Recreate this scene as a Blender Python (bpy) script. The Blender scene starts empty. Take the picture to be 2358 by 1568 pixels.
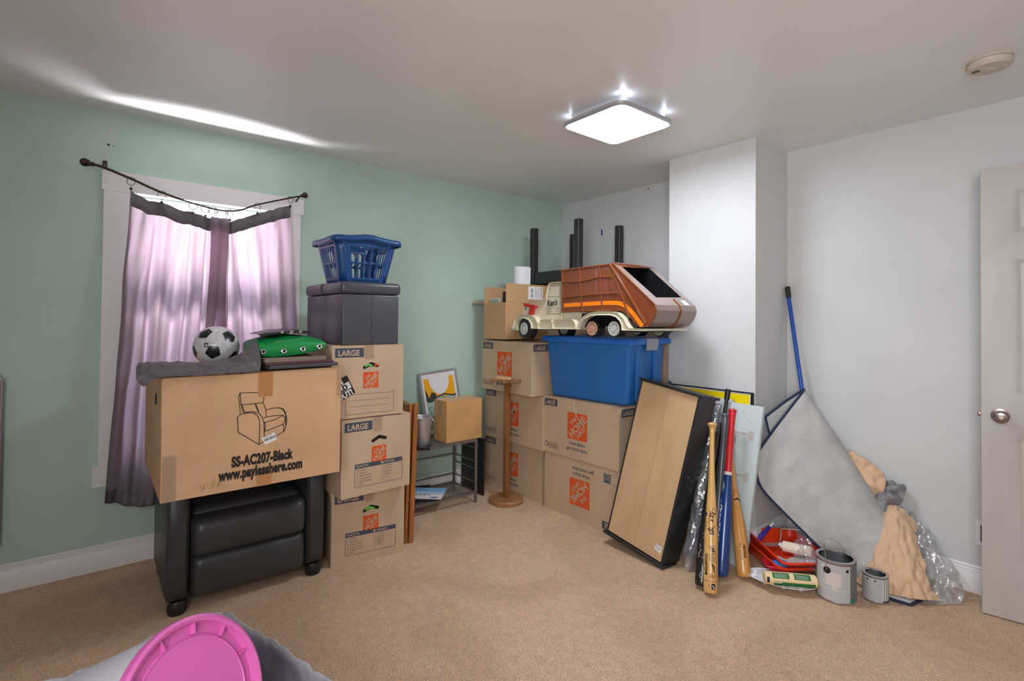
import bpy, bmesh, math, random
from math import sin, cos, pi, radians, sqrt, atan2
from mathutils import Vector, Matrix, noise

# ------------------------------------------------------------------ camera, light, exposure
scene = bpy.context.scene
COL = scene.collection
camd = bpy.data.cameras.new('camera')
camd.sensor_width = 36.0
camd.lens = 1186.661 / 2358 * 36.0
camd.shift_x = 0.0
camd.shift_y = -64.318 / 2358
camd.clip_start = 0.02
camo = bpy.data.objects.new('camera', camd)
COL.objects.link(camo)
YAW, PIT, ROL = radians(50.88684713), radians(0.88217391), radians(0.54247429)
Fv = Vector((-sin(YAW) * cos(PIT), cos(YAW) * cos(PIT), sin(PIT)))
R0 = Vector((cos(YAW), sin(YAW), 0))
U0 = R0.cross(Fv)
Rv = R0 * cos(ROL) + U0 * sin(ROL)
Uv = -R0 * sin(ROL) + U0 * cos(ROL)
camo.matrix_world = Matrix(((Rv.x, Uv.x, -Fv.x, 3.4123), (Rv.y, Uv.y, -Fv.y, 0.0), (Rv.z, Uv.z, -Fv.z, 1.306), (0, 0, 0, 1)))
scene.camera = camo

world = bpy.data.worlds.new('daylight')
scene.world = world
world.use_nodes = True
wb = world.node_tree.nodes['Background']
wb.inputs[0].default_value = (0.80, 0.86, 1.0, 1)
wb.inputs[1].default_value = 2.2

def area_light(name, loc, target, size, power, color, spread=180):
    l = bpy.data.lights.new(name, 'AREA')
    l.shape = 'RECTANGLE'
    l.size, l.size_y = size
    l.energy = power
    l.color = color
    l.spread = radians(spread)
    o = bpy.data.objects.new(name, l)
    COL.objects.link(o)
    o.location = loc
    d = Vector(target) - Vector(loc)
    o.rotation_euler = d.to_track_quat('-Z', 'Y').to_euler()
    return o
# unseen light added outside the curtained window, assumed bounce that streaks the ceiling
area_light('ceiling_streak_fill', (-0.42, 0.50, 0.80), (0.12, 0.53, 2.3), (1.3, 0.22), 26, (1.0, 0.93, 0.98), 70)
# unseen fill lamp added behind the camera to lift the whole room
area_light('rear_fill', (3.9, -0.7, 1.5), (2.0, 3.2, 1.0), (1.2, 1.3), 30, (1.0, 0.98, 0.97), 135)

vs = scene.view_settings
vs.view_transform = 'Standard'
vs.look = 'None'
vs.exposure = 0.30
vs.gamma = 1.0
vs.use_curve_mapping = False
scene.cycles.use_denoising = True
scene.cycles.max_bounces = 10
scene.cycles.diffuse_bounces = 5
scene.cycles.transparent_max_bounces = 12

# ------------------------------------------------------------------ materials
def lin(c):
    return tuple(((v / 255.0) / 12.92 if v / 255.0 <= 0.04045 else ((v / 255.0 + 0.055) / 1.055) ** 2.4) for v in c) + (1.0,)

MATS = {}
def mat(name, rgb, rough=0.6, metal=0.0, var=0.0, vscale=8.0, bump=0.0, bscale=60.0, coat=0.0, spec=0.5,
        stretch=None, rgb2=None, alpha=None, transm=0.0, sheen=0.0, bdist=0.004):
    if name in MATS:
        return MATS[name]
    m = bpy.data.materials.new(name)
    m.use_nodes = True
    nt = m.node_tree
    b = nt.nodes['Principled BSDF']
    b.inputs['Base Color'].default_value = lin(rgb)
    b.inputs['Roughness'].default_value = rough
    b.inputs['Metallic'].default_value = metal
    b.inputs['Specular IOR Level'].default_value = spec
    b.inputs['Coat Weight'].default_value = coat
    b.inputs['Transmission Weight'].default_value = transm
    b.inputs['Sheen Weight'].default_value = sheen
    if alpha is not None:
        b.inputs['Alpha'].default_value = alpha
    tc = nt.nodes.new('ShaderNodeTexCoord')
    src = tc.outputs['Object']
    if stretch:
        mp = nt.nodes.new('ShaderNodeMapping')
        mp.inputs['Scale'].default_value = stretch
        nt.links.new(src, mp.inputs['Vector'])
        src = mp.outputs['Vector']
    if var > 0 or rgb2:
        n = nt.nodes.new('ShaderNodeTexNoise')
        n.inputs['Scale'].default_value = vscale
        n.inputs['Detail'].default_value = 5
        nt.links.new(src, n.inputs['Vector'])
        mx = nt.nodes.new('ShaderNodeMix')
        mx.data_type = 'RGBA'
        c2 = rgb2 if rgb2 else tuple(max(0, v * (1 - var)) for v in rgb)
        c1 = rgb if rgb2 else tuple(min(255, v * (1 + var * 0.5)) for v in rgb)
        mx.inputs[6].default_value = lin(c1)
        mx.inputs[7].default_value = lin(c2)
        rp = nt.nodes.new('ShaderNodeMapRange')
        rp.inputs[1].default_value = 0.3
        rp.inputs[2].default_value = 0.7
        nt.links.new(n.outputs['Fac'], rp.inputs[0])
        nt.links.new(rp.outputs[0], mx.inputs[0])
        nt.links.new(mx.outputs[2], b.inputs['Base Color'])
    if bump > 0:
        n2 = nt.nodes.new('ShaderNodeTexNoise')
        n2.inputs['Scale'].default_value = bscale
        n2.inputs['Detail'].default_value = 4
        nt.links.new(src, n2.inputs['Vector'])
        bp = nt.nodes.new('ShaderNodeBump')
        bp.inputs['Strength'].default_value = bump
        bp.inputs['Distance'].default_value = bdist
        nt.links.new(n2.outputs['Fac'], bp.inputs['Height'])
        nt.links.new(bp.outputs[0], b.inputs['Normal'])
    MATS[name] = m
    return m

def emit(name, rgb, s):
    m = bpy.data.materials.new(name)
    m.use_nodes = True
    b = m.node_tree.nodes['Principled BSDF']
    b.inputs['Base Color'].default_value = (0.9, 0.9, 0.9, 1)
    b.inputs['Emission Color'].default_value = lin(rgb)
    b.inputs['Emission Strength'].default_value = s
    return m

GREEN = mat('green_wall_paint', (186, 213, 201), 0.55, var=0.03, vscale=2.5, bump=0.05, bscale=220, bdist=0.002)
WHITE = mat('white_wall_paint', (211, 213, 215), 0.5, var=0.02, vscale=3, bump=0.05, bscale=200, bdist=0.002)
CEIL = mat('ceiling_paint', (238, 238, 238), 0.38, var=0.02, vscale=1.5, bump=0.04, bscale=120, bdist=0.002)
TRIM = mat('white_trim_paint', (236, 234, 236), 0.35)
DOORM = mat('door_paint', (188, 183, 180), 0.4, var=0.02, vscale=20, stretch=(1, 1, 0.15))
CARTON = mat('carton_kraft', (196, 171, 144), 0.75, var=0.05, vscale=5, bump=0.12, bscale=30, bdist=0.003, stretch=(1, 1, 0.35))
CARTONB = mat('carton_kraft_warm', (210, 168, 128), 0.65, var=0.06, vscale=4, bump=0.18, bscale=14, bdist=0.006)
CARTONE = mat('carton_kraft_edge', (150, 118, 85), 0.85)
INK = mat('carton_blue_ink', (66, 72, 88), 0.7)
INKG = mat('carton_grey_ink', (105, 95, 86), 0.8)
ORANGE = mat('carton_orange_ink', (215, 84, 34), 0.7)
BLACKINK = mat('black_ink', (32, 26, 22), 0.6)
TAPE = mat('clear_parcel_tape', (196, 172, 146), 0.2, spec=0.8, alpha=0.35)
BROWNTAPE = mat('brown_parcel_tape', (186, 132, 82), 0.3, spec=0.6)
PAPER = mat('white_label_paper', (228, 228, 230), 0.6)
BLACKP = mat('black_plastic', (28, 28, 30), 0.35)
BLACKL = mat('black_faux_leather', (56, 58, 62), 0.40, bump=0.15, bscale=350, bdist=0.001, var=0.1, vscale=10)
OTTM = mat('ottoman_vinyl', (74, 76, 84), 0.36, bump=0.12, bscale=300, bdist=0.001)
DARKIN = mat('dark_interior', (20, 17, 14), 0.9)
METALG = mat('grey_painted_metal', (122, 122, 122), 0.35, metal=0.6)
CHROME = mat('chrome', (205, 205, 208), 0.15, metal=1.0)
NICKEL = mat('brushed_nickel', (150, 140, 134), 0.28, metal=1.0)
BRONZE = mat('dark_bronze', (58, 44, 38), 0.35, metal=0.7)

# carpet
def carpet():
    m = bpy.data.materials.new('beige_carpet')
    m.use_nodes = True
    nt = m.node_tree
    b = nt.nodes['Principled BSDF']
    b.inputs['Roughness'].default_value = 0.95
    b.inputs['Specular IOR Level'].default_value = 0.1
    b.inputs['Sheen Weight'].default_value = 0.15
    tc = nt.nodes.new('ShaderNodeTexCoord')
    def nz(scale, detail, dist=0.0):
        n = nt.nodes.new('ShaderNodeTexNoise')
        n.inputs['Scale'].default_value = scale
        n.inputs['Detail'].default_value = detail
        n.inputs['Distortion'].default_value = dist
        nt.links.new(tc.outputs['Object'], n.inputs['Vector'])
        return n
    def ramp(src, a, bb, c0, c1):
        r = nt.nodes.new('ShaderNodeValToRGB')
        r.color_ramp.elements[0].position = a
        r.color_ramp.elements[1].position = bb
        r.color_ramp.elements[0].color = c0
        r.color_ramp.elements[1].color = c1
        nt.links.new(src, r.inputs[0])
        return r
    def mul(a, bcol, f=1.0):
        x = nt.nodes.new('ShaderNodeMix')
        x.data_type = 'RGBA'
        x.blend_type = 'MULTIPLY'
        x.inputs[0].default_value = f
        nt.links.new(a, x.inputs[6])
        nt.links.new(bcol, x.inputs[7])
        return x.outputs[2]
    fine = nz(210, 4, 0.6)
    mid = nz(26, 3)
    big = nz(1.6, 2, 0.8)
    base = ramp(fine.outputs['Fac'], 0.33, 0.62, lin((182, 146, 116)), lin((250, 217, 184)))
    m1 = ramp(mid.outputs['Fac'], 0.3, 0.65, (0.86, 0.85, 0.84, 1), (1, 1, 1, 1))
    m2 = ramp(big.outputs['Fac'], 0.4, 0.56, (0.88, 0.86, 0.84, 1), (1, 1, 1, 1))
    c = mul(mul(base.outputs[0], m1.outputs[0]), m2.outputs[0])
    nt.links.new(c, b.inputs['Base Color'])
    add = nt.nodes.new('ShaderNodeMath')
    add.operation = 'MULTIPLY_ADD'
    nt.links.new(mid.outputs['Fac'], add.inputs[0])
    add.inputs[1].default_value = 0.8
    nt.links.new(fine.outputs['Fac'], add.inputs[2])
    bp = nt.nodes.new('ShaderNodeBump')
    bp.inputs['Strength'].default_value = 0.7
    bp.inputs['Distance'].default_value = 0.012
    nt.links.new(add.outputs[0], bp.inputs['Height'])
    nt.links.new(bp.outputs[0], b.inputs['Normal'])
    return m
CARPET = carpet()

def wood(name, c1, c2, scale=6, stretch=(1, 1, 0.08), rough=0.4, coat=0.2):
    m = bpy.data.materials.new(name)
    m.use_nodes = True
    nt = m.node_tree
    b = nt.nodes['Principled BSDF']
    b.inputs['Roughness'].default_value = rough
    b.inputs['Coat Weight'].default_value = coat
    tc = nt.nodes.new('ShaderNodeTexCoord')
    mp = nt.nodes.new('ShaderNodeMapping')
    mp.inputs['Scale'].default_value = stretch
    nt.links.new(tc.outputs['Object'], mp.inputs[0])
    n = nt.nodes.new('ShaderNodeTexNoise')
    n.inputs['Scale'].default_value = scale
    n.inputs['Detail'].default_value = 6
    n.inputs['Distortion'].default_value = 1.2
    nt.links.new(mp.outputs[0], n.inputs['Vector'])
    r = nt.nodes.new('ShaderNodeValToRGB')
    r.color_ramp.elements[0].position = 0.35
    r.color_ramp.elements[1].position = 0.65
    r.color_ramp.elements[0].color = lin(c1)
    r.color_ramp.elements[1].color = lin(c2)
    nt.links.new(n.outputs['Fac'], r.inputs[0])
    nt.links.new(r.outputs[0], b.inputs['Base Color'])
    return m

def fabric(name, rgb, trans, tf=0.5, weave=900):
    """thin cloth that lets daylight through"""
    m = bpy.data.materials.new(name)
    m.use_nodes = True
    nt = m.node_tree
    nt.nodes.remove(nt.nodes['Principled BSDF'])
    out = nt.nodes['Material Output']
    d = nt.nodes.new('ShaderNodeBsdfDiffuse')
    d.inputs[0].default_value = lin(rgb)
    t = nt.nodes.new('ShaderNodeBsdfTranslucent')
    t.inputs[0].default_value = lin(trans)
    mx = nt.nodes.new('ShaderNodeMixShader')
    mx.inputs[0].default_value = tf
    nt.links.new(d.outputs[0], mx.inputs[1])
    nt.links.new(t.outputs[0], mx.inputs[2])
    n = nt.nodes.new('ShaderNodeTexNoise')
    n.inputs['Scale'].default_value = weave
    bp = nt.nodes.new('ShaderNodeBump')
    bp.inputs['Strength'].default_value = 0.2
    bp.inputs['Distance'].default_value = 0.001
    nt.links.new(n.outputs['Fac'], bp.inputs['Height'])
    nt.links.new(bp.outputs[0], d.inputs['Normal'])
    nt.links.new(mx.outputs[0], out.inputs['Surface'])
    return m

def film(name, gloss, haze, rgb, bscale=38, bdist=0.006):
    """clear crinkled plastic: mostly transparent, sharp reflections, a little milky"""
    m = bpy.data.materials.new(name)
    m.use_nodes = True
    nt = m.node_tree
    nt.nodes.remove(nt.nodes['Principled BSDF'])
    t = nt.nodes.new('ShaderNodeBsdfTransparent')
    g = nt.nodes.new('ShaderNodeBsdfGlossy')
    g.inputs['Roughness'].default_value = 0.12
    g.inputs['Color'].default_value = (0.95, 0.96, 1, 1)
    d = nt.nodes.new('ShaderNodeBsdfDiffuse')
    d.inputs[0].default_value = lin(rgb)
    n = nt.nodes.new('ShaderNodeTexNoise')
    n.inputs['Scale'].default_value = bscale
    n.inputs['Detail'].default_value = 3
    tc = nt.nodes.new('ShaderNodeTexCoord')
    nt.links.new(tc.outputs['Object'], n.inputs['Vector'])
    bp = nt.nodes.new('ShaderNodeBump')
    bp.inputs['Strength'].default_value = 1.0
    bp.inputs['Distance'].default_value = bdist
    nt.links.new(n.outputs['Fac'], bp.inputs['Height'])
    nt.links.new(bp.outputs[0], g.inputs['Normal'])
    a = nt.nodes.new('ShaderNodeMixShader')
    a.inputs[0].default_value = gloss
    nt.links.new(t.outputs[0], a.inputs[1])
    nt.links.new(g.outputs[0], a.inputs[2])
    b = nt.nodes.new('ShaderNodeMixShader')
    b.inputs[0].default_value = haze
    nt.links.new(a.outputs[0], b.inputs[1])
    nt.links.new(d.outputs[0], b.inputs[2])
    nt.links.new(b.outputs[0], nt.nodes['Material Output'].inputs['Surface'])
    return m

# ------------------------------------------------------------------ mesh builder
class MB:
    def __init__(s):
        s.v, s.f, s.m, s.sm = [], [], [], []
    def add(s, verts, faces, mi=0, smooth=False, M=None):
        o = len(s.v)
        for p in verts:
            p = Vector(p)
            s.v.append(M @ p if M is not None else p)
        for f in faces:
            s.f.append([i + o for i in f])
            s.m.append(mi)
            s.sm.append(smooth)
        return s
    def box(s, a, b, mi=0, M=None, bevel=0.0, seg=2):
        x0, y0, z0 = a
        x1, y1, z1 = b
        if bevel > 0:
            bm = bmesh.new()
            vs = [bm.verts.new((x, y, z)) for x in (x0, x1) for y in (y0, y1) for z in (z0, z1)]
            for q in ((0, 1, 3, 2), (4, 6, 7, 5), (0, 4, 5, 1), (2, 3, 7, 6), (0, 2, 6, 4), (1, 5, 7, 3)):
                bm.faces.new([vs[i] for i in q])
            bmesh.ops.bevel(bm, geom=bm.edges[:], offset=bevel, segments=seg, profile=0.5, affect='EDGES')
            bm.verts.index_update()
            s.add([v.co.copy() for v in bm.verts], [[v.index for v in f.verts] for f in bm.faces], mi, True, M)
            bm.free()
            return s
        v = [(x, y, z) for x in (x0, x1) for y in (y0, y1) for z in (z0, z1)]
        return s.add(v, [(0, 1, 3, 2), (4, 6, 7, 5), (0, 4, 5, 1), (2, 3, 7, 6), (0, 2, 6, 4), (1, 5, 7, 3)], mi, False, M)
    def tube(s, pts, r, n=10, mi=0, closed=False, caps=True, M=None, squash=1.0):
        pts = [Vector(p) for p in pts]
        k = len(pts)
        rs = r if isinstance(r, (list, tuple)) else [r] * k
        verts, faces = [], []
        up = None
        for i, p in enumerate(pts):
            a = pts[(i - 1) % k] if (closed or i > 0) else p
            b = pts[(i + 1) % k] if (closed or i < k - 1) else p
            t = (b - a)
            if t.length < 1e-9:
                t = Vector((0, 0, 1))
            t.normalize()
            if up is None:
                up = Vector((0, 0, 1)) if abs(t.z) < 0.9 else Vector((1, 0, 0))
            u = (up - t * up.dot(t))
            if u.length < 1e-6:
                u = t.orthogonal()
            u.normalize()
            w = t.cross(u)
            up = u
            for j in range(n):
                an = 2 * pi * j / n
                verts.append(p + u * cos(an) * rs[i] + w * sin(an) * rs[i] * squash)
        rng = k if closed else k - 1
        for i in range(rng):
            for j in range(n):
                a = i * n + j
                b = i * n + (j + 1) % n
                c = ((i + 1) % k) * n + (j + 1) % n
                d = ((i + 1) % k) * n + j
                faces.append((a, b, c, d))
        s.add(verts, faces, mi, True, M)
        if caps and not closed:
            s.add([verts[j] for j in range(n)], [list(range(n))[::-1]], mi, False, M)
            s.add([verts[(k - 1) * n + j] for j in range(n)], [list(range(n))], mi, False, M)
        return s
    def lathe(s, prof, n=32, mi=0, M=None, cap0=False, cap1=False, smooth=True, sx=1.0, sy=1.0):
        verts, faces = [], []
        for r, z in prof:
            for j in range(n):
                a = 2 * pi * j / n
                verts.append((r * cos(a) * sx, r * sin(a) * sy, z))
        for i in range(len(prof) - 1):
            for j in range(n):
                faces.append((i * n + j, i * n + (j + 1) % n, (i + 1) * n + (j + 1) % n, (i + 1) * n + j))
        s.add(verts, faces, mi, smooth, M)
        if cap0:
            s.add(verts[:n], [list(range(n))[::-1]], mi, False, M)
        if cap1:
            s.add(verts[-n:], [list(range(n))], mi, False, M)
        return s
    def prism(s, poly, d0, d1, mi=0, M=None, smooth=False, cap=True):
        """poly in (x,z), extruded along y from d0 to d1"""
        k = len(poly)
        v = [(p[0], d0, p[1]) for p in poly] + [(p[0], d1, p[1]) for p in poly]
        s.add(v, [(i, (i + 1) % k, k + (i + 1) % k, k + i) for i in range(k)], mi, smooth, M)
        if cap:
            s.add(v[:k], [list(range(k))], mi, False, M)
            s.add(v[k:], [list(range(k))[::-1]], mi, False, M)
        return s
    def grid(s, P, mi=0, M=None, smooth=True, wrap=False):
        nu, nv = len(P), len(P[0])
        v = [q for row in P for q in row]
        f = []
        for i in range(nu - 1):
            for j in range(nv - (0 if wrap else 1)):
                f.append((i * nv + j, i * nv + (j + 1) % nv, (i + 1) * nv + (j + 1) % nv, (i + 1) * nv + j))
        return s.add(v, f, mi, smooth, M)
    def build(s, name, mats, parent=None, recalc=True, sharp=35, label=None):
        me = bpy.data.meshes.new(name)
        me.from_pydata([tuple(p) for p in s.v], [], s.f)
        if not isinstance(mats, (list, tuple)):
            mats = [mats]
        for m in mats:
            me.materials.append(m)
        me.polygons.foreach_set('material_index', s.m)
        me.polygons.foreach_set('use_smooth', s.sm)
        if recalc:
            bm = bmesh.new()
            bm.from_mesh(me)
            bmesh.ops.remove_doubles(bm, verts=bm.verts, dist=0.00005)
            bmesh.ops.recalc_face_normals(bm, faces=bm.faces)
            bm.to_mesh(me)
            bm.free()
        try:
            me.set_sharp_from_angle(angle=radians(sharp))
        except Exception:
            pass
        me.update()
        o = bpy.data.objects.new(name, me)
        COL.objects.link(o)
        if parent is not None:
            o.parent = parent
        if label:
            o['label'] = label
        return o

def XF(loc=(0, 0, 0), rz=0.0, rx=0.0, ry=0.0):
    return Matrix.Translation(Vector(loc)) @ Matrix.Rotation(radians(rz), 4, 'Z') @ Matrix.Rotation(radians(rx), 4, 'X') @ Matrix.Rotation(radians(ry), 4, 'Y')

def tag(o, label, cat, group=None, kind=None):
    o['label'] = label
    o['category'] = cat
    if group:
        o['group'] = group
    if kind:
        o['kind'] = kind
    return o

def thing(name, label, cat, M=None, group=None):
    o = bpy.data.objects.new(name, None)
    o.empty_display_size = 0.05
    COL.objects.link(o)
    if M is not None:
        o.matrix_world = M
    return tag(o, label, cat, group)

def struct(o, label, cat='room'):
    o['kind'] = 'structure'
    o['label'] = label
    o['category'] = cat
    return o

def dup(o, M=None, label=None):
    c = o.copy()
    COL.objects.link(c)
    if M is not None:
        c.matrix_world = M
    if label:
        c['label'] = label
    for ch in [x for x in scene.objects if x.parent == o]:
        d = ch.copy()
        COL.objects.link(d)
        d.parent = c
        for g in [x for x in scene.objects if x.parent == ch]:
            e = g.copy()
            COL.objects.link(e)
            e.parent = d
    return c

# ---- flat lettering turned into mesh triangles
_TXT = {}
def text_mesh(body, size, bold=0.0, align='LEFT', shear=0.0, space=1.0):
    key = (body, size, bold, align, shear, space)
    if key not in _TXT:
        cu = bpy.data.curves.new('lettering', 'FONT')
        cu.body = body
        cu.size = size
        cu.offset = bold
        cu.align_x = align
        cu.shear = shear
        cu.space_character = space
        cu.resolution_u = 4
        o = bpy.data.objects.new('lettering', cu)
        COL.objects.link(o)
        dg = bpy.context.evaluated_depsgraph_get()
        dg.update()
        me = o.evaluated_get(dg).to_mesh()
        _TXT[key] = ([tuple(v.co) for v in me.vertices], [tuple(p.vertices) for p in me.polygons])
        o.evaluated_get(dg).to_mesh_clear()
        bpy.data.objects.remove(o)
        bpy.data.curves.remove(cu)
    return _TXT[key]

class Face:
    """a flat print area: (a, b) on the face -> 3D; o origin, e1 right, e2 up, n outward"""
    def __init__(s, mb, o, e1, e2, n):
        s.mb, s.o, s.e1, s.e2, s.n = mb, Vector(o), Vector(e1), Vector(e2), Vector(n)
    def p(s, a, b, lift=1):
        return s.o + s.e1 * a + s.e2 * b + s.n * (0.0006 * lift)
    def poly(s, pts, mi, lift=1):
        s.mb.add([s.p(a, b, lift) for a, b in pts], [list(range(len(pts)))], mi)
    def rect(s, a0, b0, a1, b1, mi, lift=1):
        s.poly([(a0, b0), (a1, b0), (a1, b1), (a0, b1)], mi, lift)
    def line(s, pts, w, mi, lift=1, closed=False):
        if closed:
            pts = list(pts) + [pts[0]]
        for (a, b), (c, d) in zip(pts[:-1], pts[1:]):
            L = sqrt((c - a) ** 2 + (d - b) ** 2)
            if L < 1e-6:
                continue
            nx, ny = -(d - b) / L * w / 2, (c - a) / L * w / 2
            ex, ey = (c - a) / L * w * 0.3, (d - b) / L * w * 0.3
            s.poly([(a - ex + nx, b - ey + ny), (a - ex - nx, b - ey - ny), (c + ex - nx, d + ey - ny), (c + ex + nx, d + ey + ny)], mi, lift)
    def frame(s, a0, b0, a1, b1, w, mi, lift=1):
        s.line([(a0, b0), (a1, b0), (a1, b1), (a0, b1)], w, mi, lift, True)
    def disc(s, a, b, r, mi, lift=1, n=20, rb=None):
        rb = rb or r
        s.poly([(a + r * cos(2 * pi * i / n), b + rb * sin(2 * pi * i / n)) for i in range(n)], mi, lift)
    def ring(s, a, b, r, w, mi, lift=1, n=28, rb=None):
        rb = rb or r
        s.line([(a + r * cos(2 * pi * i / n), b + rb * sin(2 * pi * i / n)) for i in range(n)], w, mi, lift, True)
    def text(s, body, a, b, size, mi, rot=0.0, bold=0.0, align='LEFT', sx=1.0, shear=0.0, lift=2, space=1.0, clip=None):
        vs, fs = text_mesh(body, size, bold, align, shear, space)
        c, d = cos(radians(rot)), sin(radians(rot))
        pts = [(a + (x * sx) * c - y * d, b + (x * sx) * d + y * c) for x, y, z in vs]
        if clip:
            fs = [f for f in fs if all(clip[0] <= pts[i][0] <= clip[2] and clip[1] <= pts[i][1] <= clip[3] for i in f)]
        s.mb.add([s.p(x, y, lift) for x, y in pts], fs, mi)

def catmull(pts, n):
    pts = [Vector(p) for p in pts]
    k = len(pts)
    out = []
    for i in range(n):
        t = i / (n - 1) * (k - 1)
        j = min(int(t), k - 2)
        u = t - j
        p0, p1, p2, p3 = pts[max(j - 1, 0)], pts[j], pts[j + 1], pts[min(j + 2, k - 1)]
        out.append(0.5 * ((2 * p1) + (-p0 + p2) * u + (2 * p0 - 5 * p1 + 4 * p2 - p3) * u * u + (-p0 + 3 * p1 - 3 * p2 + p3) * u ** 3))
    return out

def surf(rows, nu, nv, amp=0.0, scale=8.0, seed=0.0, aniso=(1, 1, 1), zmin=None):
    """smooth surface through rows of control points, creased with noise"""
    rs = [catmull(r, nv) for r in rows]
    cols = [catmull([r[j] for r in rs], nu) for j in range(nv)]
    P = [[cols[j][i] for j in range(nv)] for i in range(nu)]
    if amp:
        Q = [[None] * nv for _ in range(nu)]
        for i in range(nu):
            for j in range(nv):
                a = P[min(i + 1, nu - 1)][j] - P[max(i - 1, 0)][j]
                b = P[i][min(j + 1, nv - 1)] - P[i][max(j - 1, 0)]
                nn = a.cross(b)
                nn = nn.normalized() if nn.length > 1e-9 else Vector((0, 0, 1))
                p = P[i][j]
                q = Vector((p.x * aniso[0], p.y * aniso[1], p.z * aniso[2])) * scale + Vector((seed, seed * 1.7, 0))
                h = abs(noise.noise(q)) * 1.4 - 0.4 + 0.5 * noise.noise(q * 2.3)
                Q[i][j] = p + nn * h * amp
        P = Q
    if zmin is not None:
        for r in P:
            for p in r:
                p.z = max(p.z, zmin)
    return P

def solidify(o, t, offset=0.0):
    m = o.modifiers.new('thickness', 'SOLIDIFY')
    m.thickness = t
    m.offset = offset
    return o

def subsurf(o, l=1):
    m = o.modifiers.new('smooth', 'SUBSURF')
    m.levels = l
    m.render_levels = l
    return o

# ------------------------------------------------------------------ room shell
H, DY, RX, RY = 2.378, 3.365, 4.35, -1.25
CX0, CX1, CY = 1.427, 2.0, 2.948
WY0, WY1, WZ0, WZ1 = 0.14, 0.915, 0.535, 1.965

struct(MB().box((-0.12, RY - 0.1, -0.1), (RX + 0.1, DY + 0.12, 0)).build('floor', CARPET), 'beige cut pile carpet covering the whole floor', 'floor')
struct(MB().box((-0.12, RY - 0.1, H), (RX + 0.1, DY + 0.12, H + 0.1)).build('ceiling', CEIL), 'off-white painted ceiling', 'ceiling')
w = MB()
w.box((-0.12, RY, 0), (0, WY0, H)).box((-0.12, WY1, 0), (0, DY, H)).box((-0.12, WY0, 0), (0, WY1, WZ0)).box((-0.12, WY0, WZ1), (0, WY1, H))
struct(w.build('wall_left', GREEN), 'sage green wall with the curtained window', 'wall')
struct(MB().box((-0.12, DY, 0), (RX, DY + 0.12, H)).build('wall_back', WHITE), 'white wall behind the boxes and rolled rug', 'wall')
struct(MB().box((CX0, CY, 0), (CX1, DY, H)).build('trim_1', WHITE), 'white boxed chimney column projecting from the back wall', 'column')
struct(MB().box((RX, RY, 0), (RX + 0.12, DY, H)).build('wall_right', WHITE), 'white wall on the right, out of view', 'wall')
struct(MB().box((-0.12, RY - 0.12, 0), (RX, RY, H)).build('wall_front', WHITE), 'white wall behind the viewer', 'wall')

# baseboards: profile (thickness, height)
BP = [(0, 0), (0.013, 0), (0.013, 0.093), (0.0105, 0.097), (0.0105, 0.112), (0.007, 0.116), (0.009, 0.124), (0.004, 0.131), (0, 0.131)]
def baseboard(name, a, b, nrm, label):
    a, b, nrm = Vector(a), Vector(b), Vector(nrm)
    mb = MB()
    P = [[a + nrm * t + Vector((0, 0, z)) for t, z in BP], [b + nrm * t + Vector((0, 0, z)) for t, z in BP]]
    mb.grid(P, smooth=False)
    for r in P:
        mb.add(r, [list(range(len(r)))])
    return struct(mb.build(name, TRIM), label, 'baseboard')
baseboard('baseboard_left', (0, RY, 0), (0, DY, 0), (1, 0, 0), 'white moulded baseboard under the green wall')
baseboard('baseboard_back', (CX1, DY, 0), (RX, DY, 0), (0, -1, 0), 'white moulded baseboard along the back wall')
baseboard('baseboard_column_front', (CX0, CY, 0), (CX1 + 0.0124, CY, 0), (0, -1, 0), 'white baseboard across the front of the column')
baseboard('baseboard_column_side', (CX1, CY - 0.013, 0), (CX1, DY, 0), (1, 0, 0), 'white baseboard on the side of the column')

# window
win = bpy.data.objects.new('window_1', None)
COL.objects.link(win)
struct(win, 'white-trimmed sash window in the green wall behind sagging grey curtains', 'window')
tr = MB()
tr.box((0.0, 0.025, 1.965), (0.022, 1.036, 2.066)).box((0.0, 0.033, 0.535), (0.018, 0.145, 1.965)).box((0.0, 0.91, 0.535), (0.018, 1.018, 1.965))
tr.box((0.0, 0.011, 0.43), (0.020, 1.04, 0.535))
tr.build('window_trim', TRIM, win)
fr = MB()
for z0, z1, x in ((0.535, 1.25, -0.05), (1.22, 1.965, -0.085)):
    fr.box((x, WY0, z0), (x + 0.03, WY0 + 0.045, z1)).box((x, WY1 - 0.045, z0), (x + 0.03, WY1, z1))
    fr.box((x, WY0, z0), (x + 0.03, WY1, z0 + 0.045)).box((x, WY0, z1 - 0.045), (x + 0.03, WY1, z1))
fr.build('window_frame', TRIM, win)
GLASS = bpy.data.materials.new('window_glass')
GLASS.use_nodes = True
_nt = GLASS.node_tree
_nt.nodes.remove(_nt.nodes['Principled BSDF'])
_tr = _nt.nodes.new('ShaderNodeBsdfTransparent')
_gl = _nt.nodes.new('ShaderNodeBsdfGlossy')
_gl.inputs['Roughness'].default_value = 0.02
_mx = _nt.nodes.new('ShaderNodeMixShader')
_mx.inputs[0].default_value = 0.06
_nt.links.new(_tr.outputs[0], _mx.inputs[1])
_nt.links.new(_gl.outputs[0], _mx.inputs[2])
_nt.links.new(_mx.outputs[0], _nt.nodes['Material Output'].inputs['Surface'])
MB().box((-0.038, WY0 + 0.04, 0.575), (-0.034, WY1 - 0.04, 1.21)).build('window_pane', GLASS, win)
MB().box((-0.073, WY0 + 0.04, 1.26), (-0.069, WY1 - 0.04, 1.925)).build('window_pane', GLASS, win)
MB().box((-0.12, WY0, 0.52), (0.0, WY1, 0.535)).build('window_sill', TRIM, win)

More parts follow.
